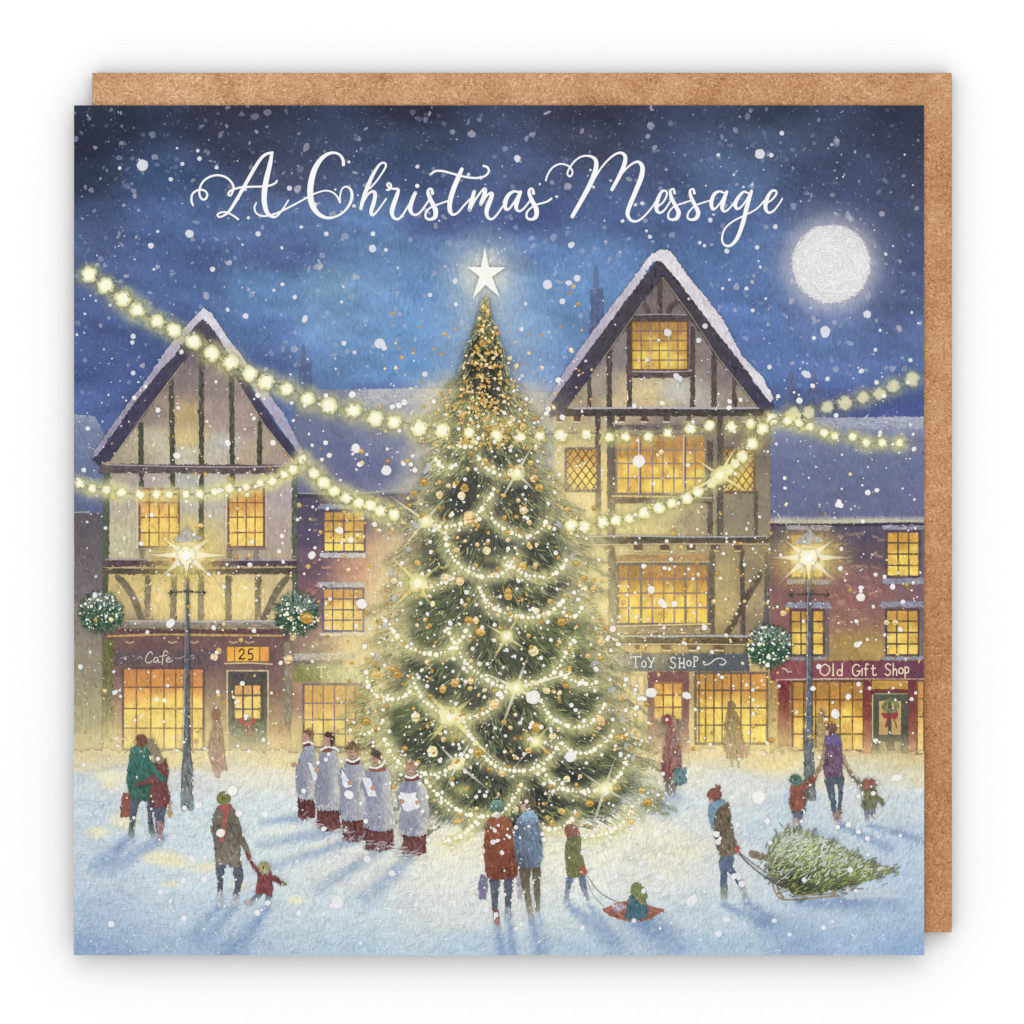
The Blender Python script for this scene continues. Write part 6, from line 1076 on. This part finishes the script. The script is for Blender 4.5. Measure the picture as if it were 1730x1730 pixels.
# ---------------------------------------------------------------- falling snow
FLK = [(241,279,10,9.5),(320,395,7,7),(641,580,9,9),(649,588,5,4.5),(653,795,8.6,8.6),(601,757,8.5,7),(1394,560,10.3,8.6),(1284,260,8.6,8.6),(874,268,6.6,5.6),(925,481,8,8),(950,509,4.8,5.2),(961,478,6,4.6),(975,470,6,6),(1128,562,6.6,6.4),(1079,779,11,11.5),(901,1178,13,11),(964,1278,10,9.5),(570,1524,11.5,11.5),(1169,1521,11.5,8.5),(1281,1347,12,12),(393,1336,9.5,8.5),(373,1407,7,8),(288,1053,6.5,9),(611,1020,9.3,8.5),(574,896,6,6),(593,912,5.4,5.4),(527,938,7,6),(1122,1022,5.4,5.4),(1211,1337,0,0),(1411,1206,8.5,7.5),(1433,1177,5,5.2),(1515,1314,9,5.5),(1100,996,6,7),(1060,1133,0,0),(1117,1017,6,6),(1139,1020,5.5,5),(1035,1062,5.5,5.5),(1190,1060,5,5),(1454,1009,6.8,7.6),(1448,1089,5.3,5.3),(1383,1126,4.5,4.5),(1415,853,4.5,4.5),(1466,832,4.8,5),(1508,991,4.5,5),(1143,636,5,6),(1149,640,5,4),(1191,551,4.5,4.5),(1180,575,4.5,4.5),(1093,608,3.5,3.5),(1213,1422,5,5),(1219,1303,0,0),(1296,1387,4.8,4.8),(1415,1397,4,4),(1433,1393,4.8,4.2),(1247,1480,7.5,4.8),(1253,1493,6,6),(1240,1480,6,5),(1358,1486,4.2,4.2),(1436,1469,5,5),(1210,1409,6,5),(1214,1577,6,5.5),(1228,1553,5,5),(1308,1555,4,4),(1391,1567,4,4),(1117,1483,5.6,5.2),(1087,1505,4.5,4),(1083,1458,5,5),(834,1546,0,0),(848,1440,4.3,3.8),(833,1422,4.8,4.4),(1108,1408,5.5,5.5),(1134,1450,4,4),(985,1440,4.8,5),(919,1418,4.3,4.3),(821,1537,4.8,5),(838,1545,4.5,4),(984,1567,4.8,4),(1071,1555,4,4),(881,1561,4,3.5),(872,1568,3.5,3.5),(435,1542,5.5,5),(662,1475,5.5,5.5),(620,1451,6.5,6.5),(676,1540,4.5,4.5),(505,1542,4.8,4.4),(506,1482,0,0),(453,1525,5,5),(310,1487,5.5,5.5),(323,1448,4.5,4.5),(335,1360,5,7),(312,1365,4,4.5),(346,1448,3.8,3.8),(188,1561,5.5,5.5),(311,1551,5,5),(271,1507,4.5,5),(345,1486,6,5.5),(325,1451,5,5),(404,1374,6,6),(448,1375,4.8,5),(590,1342,7,9),(551,1283,3.6,3.6),(513,1336,4.2,4.2),(547,1400,5,4),(618,1387,4,4),(1007,1130,4,5),(1450,1405,4,4),(1465,1416,4,4),(1450,1345,4,4),(1475,1340,4,4),(1398,640,4,4),(1362,632,5.5,9),(1350,677,5.5,5.5),(1412,702,4,4),(1300,620,4,4),(1465,531,7,6.5),(1375,571,3.5,3.5),(1487,558,2.8,2.8),(1479,591,3.4,3.4),(1455,627,4,5),(1481,646,4,4),(1303,262,4,4),(255,415,5,5),(260,455,2.5,2.5),(359,455,4.5,4.5),(225,568,4.5,4.5),(225,630,4,4),(227,672,4,4),(246,653,3.5,3.5),(301,689,3.3,3.3),(429,707,3.5,3.5),(461,748,5,5),(299,770,5.5,6.5),(385,748,4.5,6),(415,534,5,5),(515,539,7,4.5),(498,502,4,4),(581,580,4.2,4.2),(595,667,6,6),(663,687,5,4),(674,685,5,5),(683,680,5,5),(550,748,4,4),(718,632,4.6,4.6),(769,475,5,4),(770,514,3.4,3.4),(881,556,3.6,3.6),(888,513,3,3),(943,642,5,4.5),(926,691,5,5),(950,705,5,5),(630,395,4,4),(652,422,3.2,3.2),(436,395,4.5,4.5),(551,395,4,4.2),(629,420,6.5,6.5),(337,268,4,4),(366,283,3.5,3.5),(308,277,3.5,3.5),(489,318,4.5,4.5),(965,414,5,6),(1098,400,3.5,3.5),(1200,372,4.5,4),(1228,424,4.3,4.3),(1310,383,4,4),(1279,418,3.7,3.7),(1321,225,4,4),(1201,1250,0,0),(1160,1175,6,8),(1118,1240,0,0),(1100,1170,8,10),(1085,1180,8,4)]
FLK = [f for f in FLK if f[2] > 0]
mid = []
for _ in range(620): mid.append((U(X0 + 4, X1 - 4), U(250, 1600), 1.1 + 2.7 * U() ** 2))
for _ in range(900): mid.append((U(X0 + 4, X1 - 4), U(600, 1610), .8 + 1.2 * U() ** 2))
for _ in range(560):
    y = 620 + 800 * math.sqrt(U()); mid.append((U(tl(y) - 30, trr(y) + 30), y, 1.1 + 2.8 * U() ** 1.6))
for _ in range(520): mid.append((U(135, 1550), U(640, 1290), 1.0 + 3.4 * U() ** 2.2))
for _ in range(150): mid.append((U(1040, 1300) if U() < .5 else U(190, 480), U(900, 1290), 1.4 + 2.6 * U() ** 1.3))
allf = [(f[0], f[1], f[2], f[3]) for f in FLK] + [(x, y, r, r * U(.8, 1.15)) for x, y, r in mid if clear(x, y)]
allf.sort(key=lambda f: -f[2])
rest = part('snowflakes', None, 'hundreds of tiny white falling snowflakes', 'stuff', 'soft')
for i, (x, y, a, b) in enumerate(allf):
    pid = part('snowflake', None, None, mat='soft') if i < 100 else rest
    warm = (248, 244, 236) if 640 < y < 1420 and x > 200 else (236, 236, 242); c = warm if y > 640 else (226, 228, 238)
    blob(pid, x, y, a, b, c, 13 if a > 3 else 8, .09 if a > 3 else .16, rim=tuple(v - 10 for v in c) if a > 5 else None, rot=U(0, 3), alpha=.94)
gl = part('lilac_patches', None, 'soft lilac paint patches near the tree', 'stuff')
for x, y, a, b in ((703, 888, 8, 6), (690, 928, 5, 5), (661, 967, 6, 4), (638, 1110, 9, 5), (665, 1010, 5, 5), (651, 1056, 5, 4), (723, 790, 12, 5), (944, 885, 8, 4), (967, 940, 6, 4), (1005, 1120, 7, 4), (1033, 1165, 7, 5), (1052, 1215, 8, 4), (1070, 1280, 7, 4), (1058, 1260, 6, 4)): blob(gl, x, y, a, b, (182, 186, 202), 9, .25, alpha=.7, rot=U(0, 3))

# ---------------------------------------------------------------- the title, white script
T1 = crop(300, 220, .23121); T2 = crop(640, 220, .20809); T3 = crop(940, 220, .23121)
tt = part('title_lettering', None, 'white script lettering reading A Christmas Message', mat='flat')
TW = (250, 250, 252)
def pen(k, pts, w): stroke(tt, k(*pts), [v * .2312 for v in w], TW, True, step=1.2)
pen(T1, [(113,548),(101,512),(110,465),(150,437),(195,440),(217,468),(205,502),(178,503),(160,468),(165,415),(195,367),(245,337),(300,329),(355,345),(395,382),(410,420),(400,455),(385,478),(370,468),(382,446),(415,430),(470,416),(540,413),(620,411),(680,402),(714,386),(726,370)], [15])
pen(T1, [(443,650),(400,620),(350,598),(310,604),(291,618),(305,634),(340,622),(378,590),(430,510),(500,388),(560,282),(610,206),(650,174),(693,163)], [15,13,13,14,14,14,15,20,24,26,25,22,20,18])
pen(T1, [(690,165),(675,250),(652,345),(637,430),(633,510),(645,580),(668,618),(700,634),(730,624),(765,582),(790,545),(809,512)], [20,32,38,40,38,34,26,18,14,12,12,12])
pen(T1, [(575,530),(562,565),(575,605),(620,627),(680,620),(750,595),(850,545),(950,490),(1010,460),(1080,442),(1130,453),(1165,483),(1187,528)], [11,13,13,13,14,14,13,13,12,12,12,13,14])
pen(T1, [(1187,528),(1188,480),(1200,432),(1230,412),(1262,430),(1275,480),(1255,545),(1210,600),(1150,633),(1090,640),(1030,612),(988,555),(970,475),(975,385),(1000,290),(1045,215),(1098,174),(1150,165),(1190,185),(1210,220),(1212,252)], [12,12,12,13,18,22,19,15,16,22,32,40,44,44,40,32,24,17,18,22,24])
pen(T1, [(1382,442),(1440,388),(1490,320),(1522,262),(1508,238),(1472,255),(1420,340),(1378,440),(1352,520),(1340,572)], [12,12,13,15,14,17,26,30,28,24])
pen(T1, [(1342,565),(1362,518),(1395,465),(1430,447),(1444,475),(1432,535),(1415,590),(1421,620),(1450,602),(1490,550),(1525,500)], [16,14,15,20,28,30,28,20,14,12,12])
pen(T2, [(65,485),(90,478),(100,447),(80,428),(68,445),(86,466),(118,475),(158,482),(146,530),(120,605),(106,665),(121,710),(155,722),(190,692),(242,610)], [15,15,14,15,15,15,15,20,30,34,32,22,17,15,14])
pen(T2, [(238,620),(268,560),(300,500),(268,575),(255,640),(274,680),(310,684),(350,650),(405,570),(420,535)], [13,14,22,32,32,20,16,15,14,13])
blob(tt, *T2((312, 452))[0], 3.6, None, TW, 14, .02)
pen(T2, [(436,512),(428,478),(405,480),(401,515),(428,580),(458,640),(458,700),(420,724),(384,712),(381,672),(410,635),(460,610),(560,574)], [24,16,17,26,32,36,32,20,17,15,14,13,13])
pen(T2, [(674,316),(642,390),(602,490),(578,580),(577,650),(600,684),(640,670),(690,612),(740,560)], [26,34,36,36,32,20,15,14,13])
pen(T2, [(425,355),(460,332),(520,332),(590,350),(660,370),(740,385),(810,387),(865,370),(894,332),(880,300),(850,290)], [16])
pen(T2, [(775,497),(758,560),(735,648),(780,570),(830,500),(862,477),(858,520),(825,605),(870,540),(905,510),(920,522),(900,580),(876,650),(882,702),(915,722),(955,690),(1015,605)], [24,32,24,15,16,24,32,22,15,18,28,34,34,22,17,15,13])
pen(T2, [(1140,505),(1095,497),(1050,530),(1025,590),(1032,640),(1060,636),(1105,575),(1150,502)], [16,18,28,34,24,16,14,22])
pen(T2, [(1150,502),(1122,580),(1115,630),(1136,657),(1170,642),(1218,585),(1235,545)], [26,34,28,17,15,13,13])
pen(T2, [(1256,512),(1248,478),(1225,480),(1221,515),(1248,580),(1278,640),(1276,700),(1240,724),(1204,712),(1201,672),(1230,635),(1280,605),(1360,582),(1402,555)], [24,16,17,26,32,36,32,20,17,15,14,13,14,15])
pen(T3, [(-77,367),(-64,325),(-30,275),(20,248),(68,252),(104,275),(118,310),(100,338),(80,318),(94,280),(130,230),(175,196),(220,187),(262,196),(290,228),(284,300),(248,392),(190,500),(116,630)], [13,13,13,13,13,13,13,13,13,13,13,13,14,20,30,36,36,32,28])
pen(T3, [(270,368),(330,272),(400,197),(460,165),(500,186),(498,245),(460,335),(406,434)], [12,13,14,17,26,32,30,24])
pen(T3, [(455,348),(510,282),(560,242),(600,232),(628,268),(622,335),(582,440),(540,540),(520,610),(545,658),(590,664),(640,630),(700,562),(722,525)], [12,13,15,20,32,36,34,32,30,20,16,14,13,12])
pen(T3, [(725,570),(780,525),(808,470),(795,442),(765,455),(737,520),(732,580),(757,603),(790,582),(830,525),(845,500)], [13,13,15,15,20,30,28,18,14,12,12])
pen(T3, [(864,460),(855,430),(833,440),(837,480),(868,550),(893,600),(880,642),(845,654),(817,638),(822,600),(850,565),(890,545),(985,513)], [20,14,15,24,28,32,28,18,15,13,12,12,12])
pen(T3, [(1008,460),(1000,430),(977,440),(981,480),(1011,545),(1036,600),(1022,642),(985,654),(959,638),(966,600),(1000,562),(1040,540),(1125,513)], [20,14,15,24,28,32,28,18,15,13,12,12,12])
pen(T3, [(1225,458),(1190,447),(1152,470),(1132,530),(1142,575),(1166,568),(1205,520),(1245,450)], [14,16,26,30,22,14,13,20]); pen(T3, [(1245,450),(1221,520),(1211,570),(1230,594),(1265,570),(1312,512)], [22,30,28,16,13,12])
pen(T3, [(1402,460),(1367,451),(1330,490),(1306,540),(1320,574),(1350,560),(1390,508),(1426,445)], [14,16,26,30,20,14,13,20])
pen(T3, [(1426,445),(1392,560),(1362,680),(1320,790),(1270,843),(1225,836),(1210,790),(1230,722),(1290,666),(1380,620),(1460,577),(1522,512)], [22,32,32,28,20,16,14,13,13,13,12,12])
pen(T3, [(1515,545),(1572,510),(1607,465),(1600,442),(1570,448),(1537,505),(1528,570),(1552,603),(1590,585),(1630,535),(1650,500)], [12,13,15,15,20,30,28,18,14,12,12])
build_parts()
print('verts', nv, 'levels', LEV.max(), 'parts', len(PARTS))
